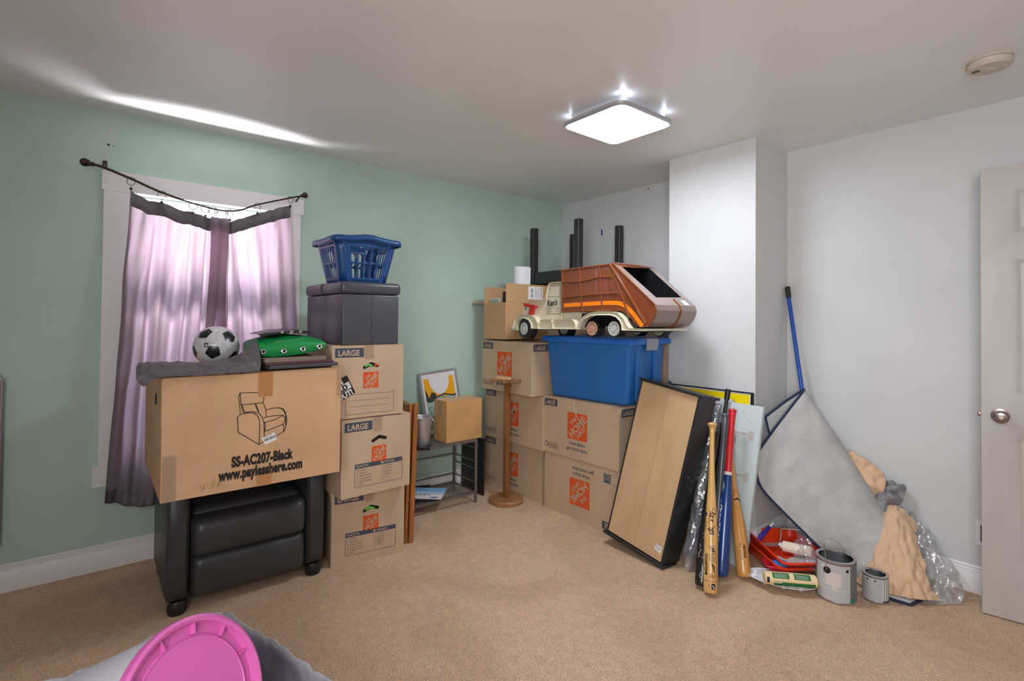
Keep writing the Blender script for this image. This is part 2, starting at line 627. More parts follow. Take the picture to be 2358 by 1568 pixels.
# door, open, at the right edge
door = bpy.data.objects.new('door_1', None)
COL.objects.link(door)
door.matrix_world = XF((2.938, 3.145, 0.006), 10.7)
struct(door, 'open white six-panel door at the right edge', 'door')
mb = MB()
DW, DT, DH = 0.76, 0.036, 2.015
cols = [(0.108, 0.108 + 0.225), (0.427, 0.652)]
rows = [(0.215, 0.815), (0.99, 1.598), (1.708, 1.91)]
xs = [0, cols[0][0], cols[0][1], cols[1][0], cols[1][1], DW]
zs = [0, rows[0][0], rows[0][1], rows[1][0], rows[1][1], rows[2][0], rows[2][1], DH]
for i in range(5):
    for j in range(7):
        pan = i in (1, 3) and j in (1, 3, 5)
        x0, x1, z0, z1 = xs[i], xs[i + 1], zs[j], zs[j + 1]
        if not pan:
            mb.add([(x0, 0, z0), (x1, 0, z0), (x1, 0, z1), (x0, 0, z1)], [(0, 1, 2, 3)])
        else:
            ins = [(0, 0), (0.018, 0.011), (0.03, 0.011), (0.052, 0.003)]
            R = [[(x0 + d, y, z0 + d), (x1 - d, y, z0 + d), (x1 - d, y, z1 - d), (x0 + d, y, z1 - d)] for d, y in ins]
            mb.grid(R, smooth=False, wrap=True)
            mb.add(R[-1], [(0, 1, 2, 3)])
mb.add([(0, 0, 0), (0, DT, 0), (0, DT, DH), (0, 0, DH)], [(0, 1, 2, 3)])
mb.add([(DW, 0, 0), (DW, DT, 0), (DW, DT, DH), (DW, 0, DH)], [(0, 1, 2, 3)])
mb.add([(0, 0, DH), (0, DT, DH), (DW, DT, DH), (DW, 0, DH)], [(0, 1, 2, 3)])
mb.add([(0, 0, 0), (0, DT, 0), (DW, DT, 0), (DW, 0, 0)], [(0, 1, 2, 3)])
mb.add([(0, DT, 0), (DW, DT, 0), (DW, DT, DH), (0, DT, DH)], [(0, 1, 2, 3)])
mb.build('door_leaf', DOORM, door)
kn = MB()
MK = Matrix.Translation((0.062, 0, 0.895)) @ Matrix.Rotation(radians(90), 4, 'X')
kn.lathe([(0.032, 0), (0.032, 0.006), (0.014, 0.010), (0.012, 0.028), (0.020, 0.034), (0.027, 0.046), (0.027, 0.054), (0.020, 0.062), (0.010, 0.064), (0.009, 0.060), (0.003, 0.060)], 32, M=MK, cap1=True)
kn.build('door_handle', NICKEL, door)
la = MB()
la.box((-0.002, 0.006, 0.862), (0.001, 0.030, 0.925)).box((-0.013, 0.011, 0.884), (0.0, 0.024, 0.903), bevel=0.003)
la.build('latch', NICKEL, door)

# outlet box without a cover plate
ob = thing('outlet_box', 'uncovered electrical outlet opening low on the white wall beside the door', 'outlet', XF((2.882, DY, 0.234)))
mb = MB()
for a, b in (((0, 0), (0.075, 0.02)), ((0, 0.10), (0.075, 0.12)), ((0, 0.02), (0.018, 0.10)), ((0.057, 0.02), (0.075, 0.10))):
    mb.box((a[0], -0.003, a[1]), (b[0], -0.0002, b[1]))
mb.build('plaster_ring', PAPER, ob)
MB().box((0.018, -0.001, 0.02), (0.057, -0.0004, 0.10)).build('opening', DARKIN, ob)
MB().box((0.022, -0.004, 0.03), (0.034, -0.001, 0.088), bevel=0.001).build('socket', BLACKP, ob)

# small things on the walls
def wall_dot(name, p, n, r, m, label, cat):
    mb = MB()
    q = Vector(n).to_track_quat('Z', 'Y').to_matrix().to_4x4()
    mb.lathe([(r, 0), (r * 0.9, 0.003), (r * 0.4, 0.005)], 14, M=Matrix.Translation(p) @ q, cap1=True, cap0=True)
    return tag(mb.build(name, m), label, cat)
ANCH = mat('wall_anchor_plastic', (232, 205, 195), 0.5)
wall_dot('wall_anchor', (0, -0.298, 2.307), (1, 0, 0), 0.006, ANCH, 'pale wall anchor in the green wall nearest the left edge', 'anchor')
wall_dot('wall_anchor', (0, 0.056, 2.286), (1, 0, 0), 0.006, ANCH, 'pale wall anchor in the green wall above the curtain rod finial', 'anchor')
wall_dot('screw_head', (0, 0.048, 2.204), (1, 0, 0), 0.006, BLACKP, 'larger black screw in the green wall above the curtain rod', 'screw')
wall_dot('screw_head', (0, 0.070, 2.202), (1, 0, 0), 0.003, BLACKP, 'tiny black screw just right of the larger one above the rod', 'screw')
wall_dot('nail', (0.955, DY, 2.351), (0, -1, 0), 0.006, BLACKP, 'dark nail high on the white back wall near the column', 'nail')
tag(MB().box((0.474, DY - 0.003, 2.042), (0.489, DY, 2.090), bevel=0.001).build('paint_swatch', mat('painter_blue', (30, 62, 150), 0.5)), 'small upright blue mark stuck on the white back wall', 'sticker')

# ------------------------------------------------------------------ ceiling light and smoke detector
LX, LY = 1.695, 2.085
lt = thing('ceiling_light', 'square flush LED ceiling light glowing white, rounded corners, silver rim', 'ceiling light', XF((LX, LY, H), 0))
def rrect(w_, d_, r, n=8):
    pts = []
    for cx, cy, a0 in ((w_ / 2 - r, d_ / 2 - r, 0), (-w_ / 2 + r, d_ / 2 - r, 90), (-w_ / 2 + r, -d_ / 2 + r, 180), (w_ / 2 - r, -d_ / 2 + r, 270)):
        for i in range(n + 1):
            a = radians(a0 + 90 * i / n)
            pts.append((cx + r * cos(a), cy + r * sin(a)))
    return pts
def ring_rows(spec):
    return [[(x, y, z) for x, y in rrect(w_, d_, r)] for w_, d_, r, z in spec]
WL, DL = 0.41, 0.43
mb = MB()
R = ring_rows([(0.30, 0.32, 0.02, -0.036), (WL - 0.02, DL - 0.02, 0.05, -0.036), (WL, DL, 0.055, -0.044), (WL, DL, 0.055, -0.056), (WL - 0.012, DL - 0.012, 0.05, -0.064), (WL - 0.022, DL - 0.022, 0.046, -0.064)])
mb.grid(R, wrap=True)
mb.build('rim', mat('light_rim_silver', (190, 192, 198), 0.3, metal=0.6), lt)
mb = MB()
R = ring_rows([(WL - 0.022, DL - 0.022, 0.046, -0.0625), (WL - 0.04, DL - 0.04, 0.04, -0.069), (0.2, 0.2, 0.03, -0.070)])
mb.grid(R, wrap=True)
mb.add(R[-1], [list(range(len(R[-1])))])
LED = emit('led_diffuser_glow', (240, 246, 255), 35.0)
mb.build('diffuser', LED, lt)
mb = MB()
mb.box((-0.165, -0.17, -0.042), (0.165, 0.18, -0.0005))
mb.build('base', mat('light_base_white', (206, 208, 216), 0.4), lt)
CHIP = emit('led_chip_glow', (225, 236, 255), 45.0)
for sx, sy, sz in ((1, -1, 0.007), (-1, -1, 0.004), (1, 1, 0.004)):
    MB().box((sx * 0.170 - sz, sy * 0.165 - sz, -0.030), (sx * 0.170 + sz, sy * 0.165 + sz, -0.022)).build('led_chip', CHIP, lt)

sd = thing('smoke_detector', 'round off-white smoke detector on the ceiling by the right edge', 'smoke detector', XF((3.02, 2.80, H)))
SDM = mat('smoke_detector_plastic', (204, 196, 184), 0.5)
mb = MB()
mb.lathe([(0.072, 0), (0.072, -0.006), (0.066, -0.007), (0.066, -0.011), (0.072, -0.012), (0.072, -0.024), (0.064, -0.034), (0.03, -0.037)], 40, cap1=True)
mb.build('housing', SDM, sd)
MB().lathe([(0.018, -0.037), (0.018, -0.040), (0.014, -0.041)], 24, cap1=True).build('test_button', SDM, sd)
MB().box((-0.052, -0.022, -0.0385), (-0.028, -0.006, -0.036)).build('vent_grille', mat('vent_brown', (96, 80, 66), 0.6), sd)
MB().box((-0.0745, -0.02, -0.02), (-0.071, -0.008, -0.013)).build('yellow_tag', mat('tag_yellow', (200, 190, 40), 0.5), sd)

# ------------------------------------------------------------------ curtain rod, rings, curtains
RXP = 0.10
rod_pts = [(-0.02, 2.067), (0.032, 2.058), (0.142, 2.021), (0.277, 1.970), (0.419, 1.935), (0.54, 1.916), (0.612, 1.920), (0.668, 1.938), (0.737, 1.974), (0.925, 2.045), (1.0, 2.071)]
rod = thing('curtain_rod', 'thin dark bronze curtain rod sagging in a V over the window', 'curtain rod', XF((0, 0, 0)))
RC = catmull([(RXP, y, z) for y, z in rod_pts], 60)
MB().tube(RC, [0.0065 if i < 22 else 0.0045 for i in range(60)], 12).build('pole', BRONZE, rod)
d0 = (RC[0] - RC[2]).normalized()
q = d0.to_track_quat('Z', 'Y').to_matrix().to_4x4()
MB().lathe([(0.009, -0.012), (0.011, -0.006), (0.010, 0.0), (0.016, 0.010), (0.0205, 0.024), (0.018, 0.036), (0.009, 0.043), (0.0, 0.045)], 20, M=Matrix.Translation(RC[0]) @ q).build('finial', BRONZE, rod)
d1 = (RC[-1] - RC[-3]).normalized()
q = d1.to_track_quat('Z', 'Y').to_matrix().to_4x4()
MB().lathe([(0.009, -0.006), (0.010, 0.0), (0.016, 0.008), (0.019, 0.018), (0.014, 0.028), (0.0, 0.033)], 20, M=Matrix.Translation(RC[-1]) @ q).build('finial', BRONZE, rod)
for y, z, zt in ((0.035, 2.058, 2.10), (0.985, 2.066, 2.045)):
    mb = MB()
    mb.tube([(RXP, y, z), (0.06, y, (z + zt) / 2), (0.01, y, zt)], 0.0055, 8).box((0.0, y - 0.009, zt - 0.022), (0.006, y + 0.009, zt + 0.016))
    mb.build('bracket', BRONZE, rod)

def rod_z(y):
    for (y0, z0), (y1, z1) in zip(rod_pts[:-1], rod_pts[1:]):
        if y0 <= y <= y1:
            return z0 + (z1 - z0) * (y - y0) / (y1 - y0)
    return 2.0
ring_y = [(0.142, -35), (0.275, -30), (0.419, -20), (0.478, -15), (0.514, -10), (0.531, 60), (0.581, 70), (0.601, 40), (0.745, 25), (0.930, 30)]
ring_lab = ['bronze curtain ring nearest the left end of the rod', 'second bronze curtain ring from the left end of the rod', 'third bronze curtain ring from the left, at the left edge of the bunched rings',
            'fourth bronze curtain ring from the left, in the bunch at the sag', 'fifth bronze curtain ring from the left, in the bunch at the sag', 'bronze ring seen edge-on at the middle of the bunch',
            'bronze ring seen edge-on holding the left corner of the right curtain', 'bronze ring just right of the sag of the rod', 'second bronze curtain ring from the right end of the rod', 'bronze curtain ring nearest the right end of the rod']
ringproto = None
for (y, rot), lab in zip(ring_y, ring_lab):
    M = XF((RXP, y, rod_z(y) - 0.012), rot)
    if ringproto is None:
        mb = MB()
        mb.tube([(0, 0.021 * cos(2 * pi * i / 28), 0.021 * sin(2 * pi * i / 28)) for i in range(28)], 0.0014, 6, closed=True)
        ringproto = mb.build('curtain_ring', BRONZE)
        tag(ringproto, lab, 'curtain ring', 'curtain rings on the sagging rod')
        c = MB()
        c.tube([(0, 0, -0.021), (0, 0, -0.034)], 0.0012, 6).box((-0.004, -0.005, -0.046), (0.004, 0.005, -0.034), bevel=0.001)
        c.build('clip', BRONZE, ringproto)
        ringproto.matrix_world = M
    else:
        dup(ringproto, M, lab)

CURT = fabric('curtain_grey_sheer', (140, 131, 133), (172, 150, 162), 0.58)
CURTH = mat('curtain_grey_hem', (112, 108, 112), 0.7, bump=0.1, bscale=900, bdist=0.001)
def curtain(name, top, bot, folds, label, hem=0.075, nu=46, nv=110, seed=0.0, mid=None, xoff=0.0, gather=None):
    T = catmull([(0, y, z) for y, z in top], nv)
    B = catmull([(0, y, z) for y, z in bot], nv)
    Mi = catmull([(0, y, z) for y, z in mid], nv) if mid else None
    P = []
    for i in range(nu):
        t = i / (nu - 1)
        row = []
        for j in range(nv):
            v = j / (nv - 1)
            if Mi:
                p = T[j].lerp(Mi[j], t / 0.5) if t < 0.5 else Mi[j].lerp(B[j], (t - 0.5) / 0.5)
            else:
                p = T[j].lerp(B[j], t)
            amp = 0.007 + 0.020 * min(1, t * 2.2)
            x = 0.088 + xoff + sum(a * sin(2 * pi * (fq * v + ph + dr * t)) for a, fq, ph, dr in folds) * amp
            x += 0.012 * noise.noise(Vector((v * 9, t * 3, seed))) * (0.3 + t) + 0.006 * noise.noise(Vector((v * 22 + t * 4, t * 9, seed + 3)))
            zz = p.z + 0.005 * noise.noise(Vector((v * 14, t * 5, seed + 7)))
            row.append(Vector((max(x, 0.032), p.y + 0.008 * noise.noise(Vector((v * 8, t * 5, seed + 5))), zz)))
        P.append(row)
    root = thing(name, label, 'curtain', XF((0, 0, 0)), 'grey curtains on the sagging rod')
    ih = max(2, int(nu * hem / 1.5) + 1)
    # top band: doubled cloth
    top_len = 2.0 / (nu - 1)
    band = [[P[0][j].lerp(P[2][j], k / 2) + Vector((0.0012, 0, 0)) for j in range(nv)] for k in range(3)]
    for k in range(3):
        for j in range(nv):
            band[k][j].z = P[0][j].z - 0.036 * k
            band[k][j].y = P[0][j].y + (P[2][j].y - P[0][j].y) * k / 2
    solidify(MB().grid(band).build('heading_band', CURTH, root, recalc=False), 0.003)
    MB().grid(P).build('cloth', CURT, root, recalc=False)
    if gather:
        for y0, y1, yb, ph in gather:
            G = []
            for i in range(30):
                t = i / 29
                zt = 1.868 - 1.52 * t
                row = []
                for j in range(14):
                    v = j / 13
                    yc = y0 + (y1 - y0) * v
                    yc = yc + (yb - y0) * t * 0.5 + 0.006 * sin(t * 9 + ph)
                    row.append((0.108 + 0.020 * sin(pi * v) + 0.006 * sin(t * 7 + ph), yc, zt))
                G.append(row)
            MB().grid(G).build('gathered_fold', CURT, root, recalc=False)
    hemb = [[P[nu - 4 + k][j] + Vector((0.0015, 0, 0)) for j in range(nv)] for k in range(4)]
    solidify(MB().grid(hemb).build('bottom_hem', CURTH, root, recalc=False), 0.0015)
    return root
curtain('curtain', [(0.141, 1.966), (0.205, 1.926), (0.274, 1.920), (0.353, 1.894), (0.419, 1.888), (0.476, 1.870), (0.514, 1.868), (0.595, 1.865)],
        [(0.060, 0.373), (0.12, 0.340), (0.20, 0.320), (0.279, 0.317), (0.34, 0.32), (0.40, 0.32), (0.47, 0.325), (0.57, 0.33)],
        [(1.0, 3.2, 0.1, 0.15), (0.6, 5.6, 0.4, -0.2), (0.4, 9.3, 0.2, 0.3)],
        'long grey sheer curtain on the left half of the window, reaching below the sill', seed=2.1,
        mid=[(0.105, 1.20), (0.165, 1.19), (0.235, 1.19), (0.31, 1.18), (0.385, 1.18), (0.44, 1.18), (0.51, 1.18), (0.60, 1.18)], nu=80, gather=[(0.500, 0.548, 0.46, 0.5), (0.545, 0.592, 0.53, 2.0)])
curtain('curtain', [(0.588, 1.866), (0.612, 1.862), (0.66, 1.885), (0.745, 1.925), (0.84, 1.965), (0.932, 2.004)],
        [(0.56, 0.36), (0.63, 0.35), (0.72, 0.34), (0.82, 0.33), (0.93, 0.33), (1.045, 0.33)],
        [(0.8, 2.1, 0.6, 0.2), (0.5, 4.7, 0.1, -0.15), (0.25, 8.0, 0.3, 0.1)],
        'grey sheer curtain on the right half of the window, edge pulled smooth to the right', seed=9.4,
        mid=[(0.575, 1.18), (0.64, 1.18), (0.73, 1.17), (0.81, 1.16), (0.90, 1.15), (0.992, 1.14)], nu=80, xoff=0.004)

# ------------------------------------------------------------------ moving boxes
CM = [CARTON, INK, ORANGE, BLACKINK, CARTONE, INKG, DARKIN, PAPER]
def logo(F, cx, cz, s, rot=0):
    """orange square with slanted cut-out lettering"""
    F.rect(cx - s / 2, cz - s / 2, cx + s / 2, cz + s / 2, 2)
    e_ = s * 0.045
    c = [cx - s / 2 - e_, cz - s / 2 - e_, cx + s / 2 + e_, cz + s / 2 + e_]
    k = s / 0.18
    sg = -1 if rot else 1
    an = 225 if rot else 45
    def at(u, v):
        return cx + sg * (u - v) * 0.7071 * k, cz + sg * (u + v) * 0.7071 * k
    for t, u, v, sz, sx_, bd in (('THE', -0.002, 0.034, 0.040, 1.0, 0.0012), ('HOME', 0.0, -0.0265, 0.068, 0.98, 0.0022), ('DEPOT', 0.000, -0.064, 0.037, 0.92, 0.0012)):
        p = at(u, v)
        F.text(t, p[0], p[1], sz * k, 0, an, bd * k, 'CENTER', sx=sx_, clip=c)
def recycle(F, a, b, s, mi=1):
    for i in range(3):
        a0 = radians(90 + 120 * i - 45)
        pts = [(a + s * cos(a0 + radians(t)), b + s * sin(a0 + radians(t))) for t in (0, 30, 60, 85)]
        F.line(pts, s * 0.35, mi)
def long_face(F, w, h, flip=False):
    if not flip:
        F.rect(0.012, h - 0.062, 0.142, h - 0.014, 1)
        F.text('LARGE', 0.022, h - 0.053, 0.042, 0, bold=0.0010, sx=0.80)
        logo(F, 0.335 * w / 0.69, h * 0.56, 0.175)
        F.text('How doers', 0.335 * w / 0.69, h * 0.56 - 0.125, 0.034, 1, bold=0.0004, align='CENTER', sx=0.9)
        F.text('get more done.', 0.335 * w / 0.69, h * 0.56 - 0.160, 0.034, 1, bold=0.0004, align='CENTER', sx=0.9)
        recycle(F, 0.035, 0.055, 0.016)
        F.frame(0.055, 0.035, 0.15, 0.072, 0.0015, 1)
        for k in range(3):
            F.rect(0.060, 0.041 + k * 0.010, 0.145, 0.045 + k * 0.010, 5)
    else:
        F.text('How doers', 0.35 * w / 0.69 + 0.08, h * 0.47 + 0.125, 0.034, 1, 180, 0.0004, sx=0.9)
        F.text('get more done.', 0.35 * w / 0.69 + 0.115, h * 0.47 + 0.160, 0.034, 1, 180, 0.0004, sx=0.9)
        logo(F, 0.345 * w / 0.69, h * 0.46, 0.175, 1)
        F.rect(w - 0.142, 0.014, w - 0.012, 0.062, 1)
        F.text('LARGE', w - 0.022, 0.053, 0.042, 0, 180, 0.0010, sx=0.80)
        F.rect(w - 0.13, h - 0.085, w - 0.075, h - 0.03, 1)
        for k in range(4):
            F.line([(w - 0.128, h - 0.075 + k * 0.011), (w - 0.102, h - 0.062 + k * 0.011), (w - 0.078, h - 0.078 + k * 0.011)], 0.003, 0, 2)
        F.frame(w - 0.13, h - 0.085, w - 0.015, h - 0.03, 0.0015, 1)
def end_face(F, w, h, kind):
    k = w / 0.39
    if kind in ('checks', 'lines'):
        F.rect(0.015 * k, h - 0.060, 0.165 * k, h - 0.012, 1)
        F.text('LARGE', 0.029 * k, h - 0.051, 0.041, 0, bold=0.0012, sx=0.92)
    cx = 0.205 * k
    # hand hole: two slanted lobes
    zc = h * 0.725
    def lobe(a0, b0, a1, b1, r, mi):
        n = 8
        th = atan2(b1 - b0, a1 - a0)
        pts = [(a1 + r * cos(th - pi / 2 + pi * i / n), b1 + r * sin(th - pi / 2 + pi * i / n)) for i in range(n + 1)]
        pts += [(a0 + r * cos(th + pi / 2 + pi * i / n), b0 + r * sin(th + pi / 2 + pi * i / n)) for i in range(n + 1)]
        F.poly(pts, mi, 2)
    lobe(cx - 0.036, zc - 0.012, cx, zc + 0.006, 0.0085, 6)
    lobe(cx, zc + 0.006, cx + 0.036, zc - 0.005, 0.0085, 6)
    logo(F, cx, h * 0.515, 0.084)
    if kind == 'checks':
        a0, a1, b0, b1 = 0.072 * k, 0.342 * k, 0.045, 0.142
        F.frame(a0, b0, a1, b1, 0.002, 1)
        F.rect(a0, b1, a1, b1 + 0.022, 1)
        F.text('PLACE IN:', a0 + 0.008, b1 + 0.005, 0.017, 0, bold=0.0003, sx=0.9)
        F.rect(a1 - 0.125, b1 + 0.004, a1 - 0.112, b1 + 0.017, 0, 2)
        F.text('FRAGILE', a1 - 0.106, b1 + 0.005, 0.017, 0, bold=0.0003, sx=0.92)
        for i, t in enumerate(['PRIMARY', 'BEDROOM ____', 'FAMILY ROOM', 'LIVING ROOM', 'DINING ROOM', 'BATH']):
            F.frame(a0 + 0.010, b1 - 0.015 - i * 0.0145, a0 + 0.017, b1 - 0.008 - i * 0.0145, 0.001, 5)
            F.text(t, a0 + 0.024, b1 - 0.0155 - i * 0.0145, 0.011, 5, sx=0.9)
        for i, t in enumerate(['KITCHEN', 'LAUNDRY', 'BASEMENT', 'GARAGE', 'ATTIC', '________']):
            F.frame(a1 - 0.120, b1 - 0.015 - i * 0.0145, a1 - 0.113, b1 - 0.008 - i * 0.0145, 0.001, 5)
            F.text(t, a1 - 0.106, b1 - 0.0155 - i * 0.0145, 0.011, 5, sx=0.9)
    elif kind == 'lines':
        F.frame(0.072 * k, 0.02, 0.335 * k, 0.122, 0.002, 5)
        F.line([(0.095 * k, 0.090), (0.312 * k, 0.090)], 0.0015, 5)
        F.line([(0.095 * k, 0.058), (0.312 * k, 0.058)], 0.0015, 5)

def carton_shell(mb, w, d, h, seed=0, bulge=0.006, mi=0, edge=4):
    """slightly bulged carton walls, softly rounded edges, closed top flaps meeting at a seam"""
    n = 7
    def pt(u, v, face):
        b = bulge * sin(pi * u) * sin(pi * v) * (0.7 + 0.6 * noise.noise(Vector((u * 2, v * 2, seed + face))))
        return b
    fr_ = [[(w * i / n, -pt(i / n, j / n, 0) * 0.35, h * j / n) for j in range(n + 1)] for i in range(n + 1)]
    rt = [[(w + pt(i / n, j / n, 1), d * i / n, h * j / n) for j in range(n + 1)] for i in range(n + 1)]
    bk = [[(w * i / n, d + pt(i / n, j / n, 2), h * j / n) for j in range(n + 1)] for i in range(n + 1)]
    lf = [[(-pt(i / n, j / n, 3), d * i / n, h * j / n) for j in range(n + 1)] for i in range(n + 1)]
    for g in (rt, bk, lf):
        mb.grid(g, mi)
    mb.add([(0, 0, 0), (w, 0, 0), (w, 0, h), (0, 0, h)], [(0, 1, 2, 3)], mi)
    mb.add([(0, 0, 0), (w, 0, 0), (w, d, 0), (0, d, 0)], [(0, 1, 2, 3)], mi)
    mb.add([(0, 0, h - 0.001), (w, 0, h - 0.001), (w, d, h - 0.001), (0, d, h - 0.001)], [(0, 1, 2, 3)], mi)

def moving_box(M, w, d, h, faces, label, group, seed=0, tape=True, extra=None):
    """w = front width, d = depth; faces: dict side -> kind"""
    mb = MB()
    carton_shell(mb, w, d, h, seed)
    F = Face(mb, (0, 0, 0), (1, 0, 0), (0, 0, 1), (0, -1, 0))
    k = faces.get('front')
    if k == 'long':
        long_face(F, w, h)
    elif k == 'longflip':
        long_face(F, w, h, True)
    elif k:
        end_face(F, w, h, k)
    Fr = Face(mb, (w, 0, 0), (0, 1, 0), (0, 0, 1), (1, 0, 0))
    Fr.n = Vector((1, 0, 0)) * 10
    if faces.get('right') == 'end':
        Fr.rect(0.015, h - 0.060, 0.150, h - 0.012, 1)
        Fr.text('LARGE', 0.027, h - 0.051, 0.041, 0, bold=0.0012, sx=0.82, lift=1.3)
    if extra:
        extra(F, mb)
    o = mb.build('moving_box', CM, sharp=30)
    o.matrix_world = M
    tag(o, label, 'box', group)
    # top flaps, lifted a hair and meeting at a seam
    fl = MB()
    t = 0.003
    along_x = w >= d
    if along_x:
        fl.box((0.001, 0.0, h), (w - 0.001, d / 2 - 0.002, h + t), bevel=0.0012, seg=1).box((0.001, d / 2 + 0.002, h), (w - 0.001, d, h + t), bevel=0.0012, seg=1)
    else:
        fl.box((0.0, 0.001, h), (w / 2 - 0.002, d - 0.001, h + t), bevel=0.0012, seg=1).box((w / 2 + 0.002, 0.001, h), (w, d - 0.001, h + t), bevel=0.0012, seg=1)
    fl.build('top_flap', CARTON, o)
    if tape:
        tp = MB()
        e = 0.0015
        if along_x:
            tp.box((-e - 0.002, d / 2 - 0.025, h + t), (w + e + 0.004, d / 2 + 0.025, h + t + 0.0006)).box((w + 0.0065, d / 2 - 0.025, h - 0.06), (w + 0.007, d / 2 + 0.025, h + t))
        else:
            tp.box((w / 2 - 0.025, -0.0028, h + t), (w / 2 + 0.025, d, h + t + 0.0006)).box((w / 2 - 0.025, -0.0030, h - 0.07), (w / 2 + 0.025, -0.0024, h + t))
        tp.build('tape', TAPE, o)
    return o

GA = 'moving boxes stacked in front of the black ottoman corner'
def stuffing(mat_, x0, x1, z0, z1):
    def fn(F, mb):
        pass
    return fn
# stack A beside the armchair, short ends to the front
a1 = moving_box(XF((0.711, 0.988, 0.0), 81.6), 0.396, 0.62, 0.386, {'front': 'checks'}, 'moving box on the carpet right of the armchair, green showing in its handle hole', 'moving boxes stacked right of the armchair', 1)
a2 = moving_box(XF((0.846, 0.985, 0.392), 92.2), 0.393, 0.68, 0.394, {'front': 'checks'}, 'moving box with a dark empty handle hole, middle one of the stack beside the armchair', 'moving boxes stacked right of the armchair', 2)
def a3_sticker(F, mb):
    c = (0.055, 0.155)
    a = radians(27)
    def q(x, y):
        return (c[0] + x * cos(a) - y * sin(a), c[1] + x * sin(a) + y * cos(a))
    F.poly([q(-0.075, -0.052), q(0.05, -0.052), q(0.05, 0.052), q(-0.075, 0.052)], 3, 2)
    F.poly([q(-0.075, -0.016), q(0.044, -0.016), q(0.044, 0.020), q(-0.075, 0.020)], 7, 3)
    for t, y, m_, sz in (('ION', 0.023, 7, 0.036), ('OLD', -0.012, 3, 0.038), ('OUT!', -0.048, 7, 0.038)):
        p = q(-0.045, y)
        F.text(t, p[0], p[1], sz, m_, 27, 0.0018, sx=0.92, lift=4)
a3 = moving_box(XF((0.828, 0.937, 0.794), 88.3), 0.390, 0.686, 0.374, {'front': 'lines'}, 'moving box carrying the black ottoman, black and white sticker on it, topmost of its stack', 'moving boxes stacked right of the armchair', 3, extra=a3_sticker)
# things showing through the handle holes
def peep(parent, w, h, col, x0, x1, name='hole_contents', z=None):
    mb = MB()
    zc = h * 0.725 if z is None else z
    n = 7
    for i in range(2):
        pass
    P = [[(x0 + (x1 - x0) * i / n, -0.0016 - 0.002 * sin(pi * j / 4), zc - 0.009 + (0.012 - 0.010 * abs(2 * i / n - 1)) + (j / 4 - 0.5) * 0.012) for j in range(5)] for i in range(n + 1)]
    mb.grid(P)
    return mb.build(name, col, parent)
peep(a1, 0.396, 0.386, mat('bright_green_plastic', (96, 196, 44), 0.4), 0.178, 0.228)
peep(a3, 0.390, 0.374, mat('green_toy_plastic', (92, 190, 82), 0.4), 0.172, 0.212)
peep(a3, 0.390, 0.374, mat('orange_toy_plastic', (216, 84, 34), 0.4), 0.222, 0.246)

GB = 'moving boxes stacked in the corner by the green wall'
moving_box(XF((0.016, 2.488, 0.0), 1.0), 0.676, 0.381, 0.386, {'front': 'long', 'right': 'end'}, 'moving box on the carpet directly behind the round base of the wooden stand', GB, 4)
moving_box(XF((0.060, 2.458, 0.392), 0.0), 0.679, 0.381, 0.381, {'front': 'long', 'right': 'end'}, 'moving box halfway up the stack behind the wooden stand pole', GB, 5)
moving_box(XF((0.138, 2.366, 0.779), -0.6), 0.588, 0.381, 0.372, {'front': 'long', 'right': 'end'}, 'moving box under the open parts carton, topmost of the stack by the green wall', GB, 6)
GC = 'moving boxes under the blue tote'
moving_box(XF((0.732, 2.488, 0.0), 0.6), 0.668, 0.381, 0.388, {'front': 'longflip', 'right': 'end'}, 'moving box printed upside down, on the carpet beneath the blue tote stack', GC, 7)
moving_box(XF((0.720, 2.481, 0.394), 0.7), 0.673, 0.381, 0.386, {'front': 'long', 'right': 'end'}, 'moving box directly under the blue tote, loose tape hanging over its print', GC, 8)
# loose curl of tape on it
mb = MB()
cr = catmull([(1.02, 2.478, 0.775), (1.03, 2.468, 0.73), (1.06, 2.462, 0.68), (1.10, 2.470, 0.64), (1.105, 2.480, 0.62)], 20)
mb.grid([[p + Vector((0, 0, 0)), p + Vector((0.012, -0.002, 0.004))] for p in cr])
tag(mb.build('tape_strip', mat('shiny_clear_film', (225, 222, 215), 0.12, alpha=0.6, spec=0.9)), 'curled strip of clear tape hanging below the blue tote', 'tape')
# boxes behind, mostly hidden, carrying the black table and the tote's neighbour
GD = 'moving boxes in the back row against the white wall'
for k in range(4):
    moving_box(XF((0.05 + 0.01 * (k % 2), 2.972, 0.400 * k)), 0.68, 0.381, 0.396, {'front': 'long'},
               'moving box in the back row hidden behind the corner stack, carrying the upturned table', GD, 20 + k, tape=False)
def lar(F, mb):
    F.rect(0.60, 0.335, 0.655, 0.375, 1)
    F.text('LAR', 0.604, 0.342, 0.036, 0, bold=0.001, sx=0.72)
for k in range(3):
    moving_box(XF((0.765, 2.972, 0.42 * k)), 0.655, 0.381, 0.416, {'front': None}, 'moving box seen as a narrow strip between the blue tote and the white column', GD, 30 + k, tape=False, extra=lar)

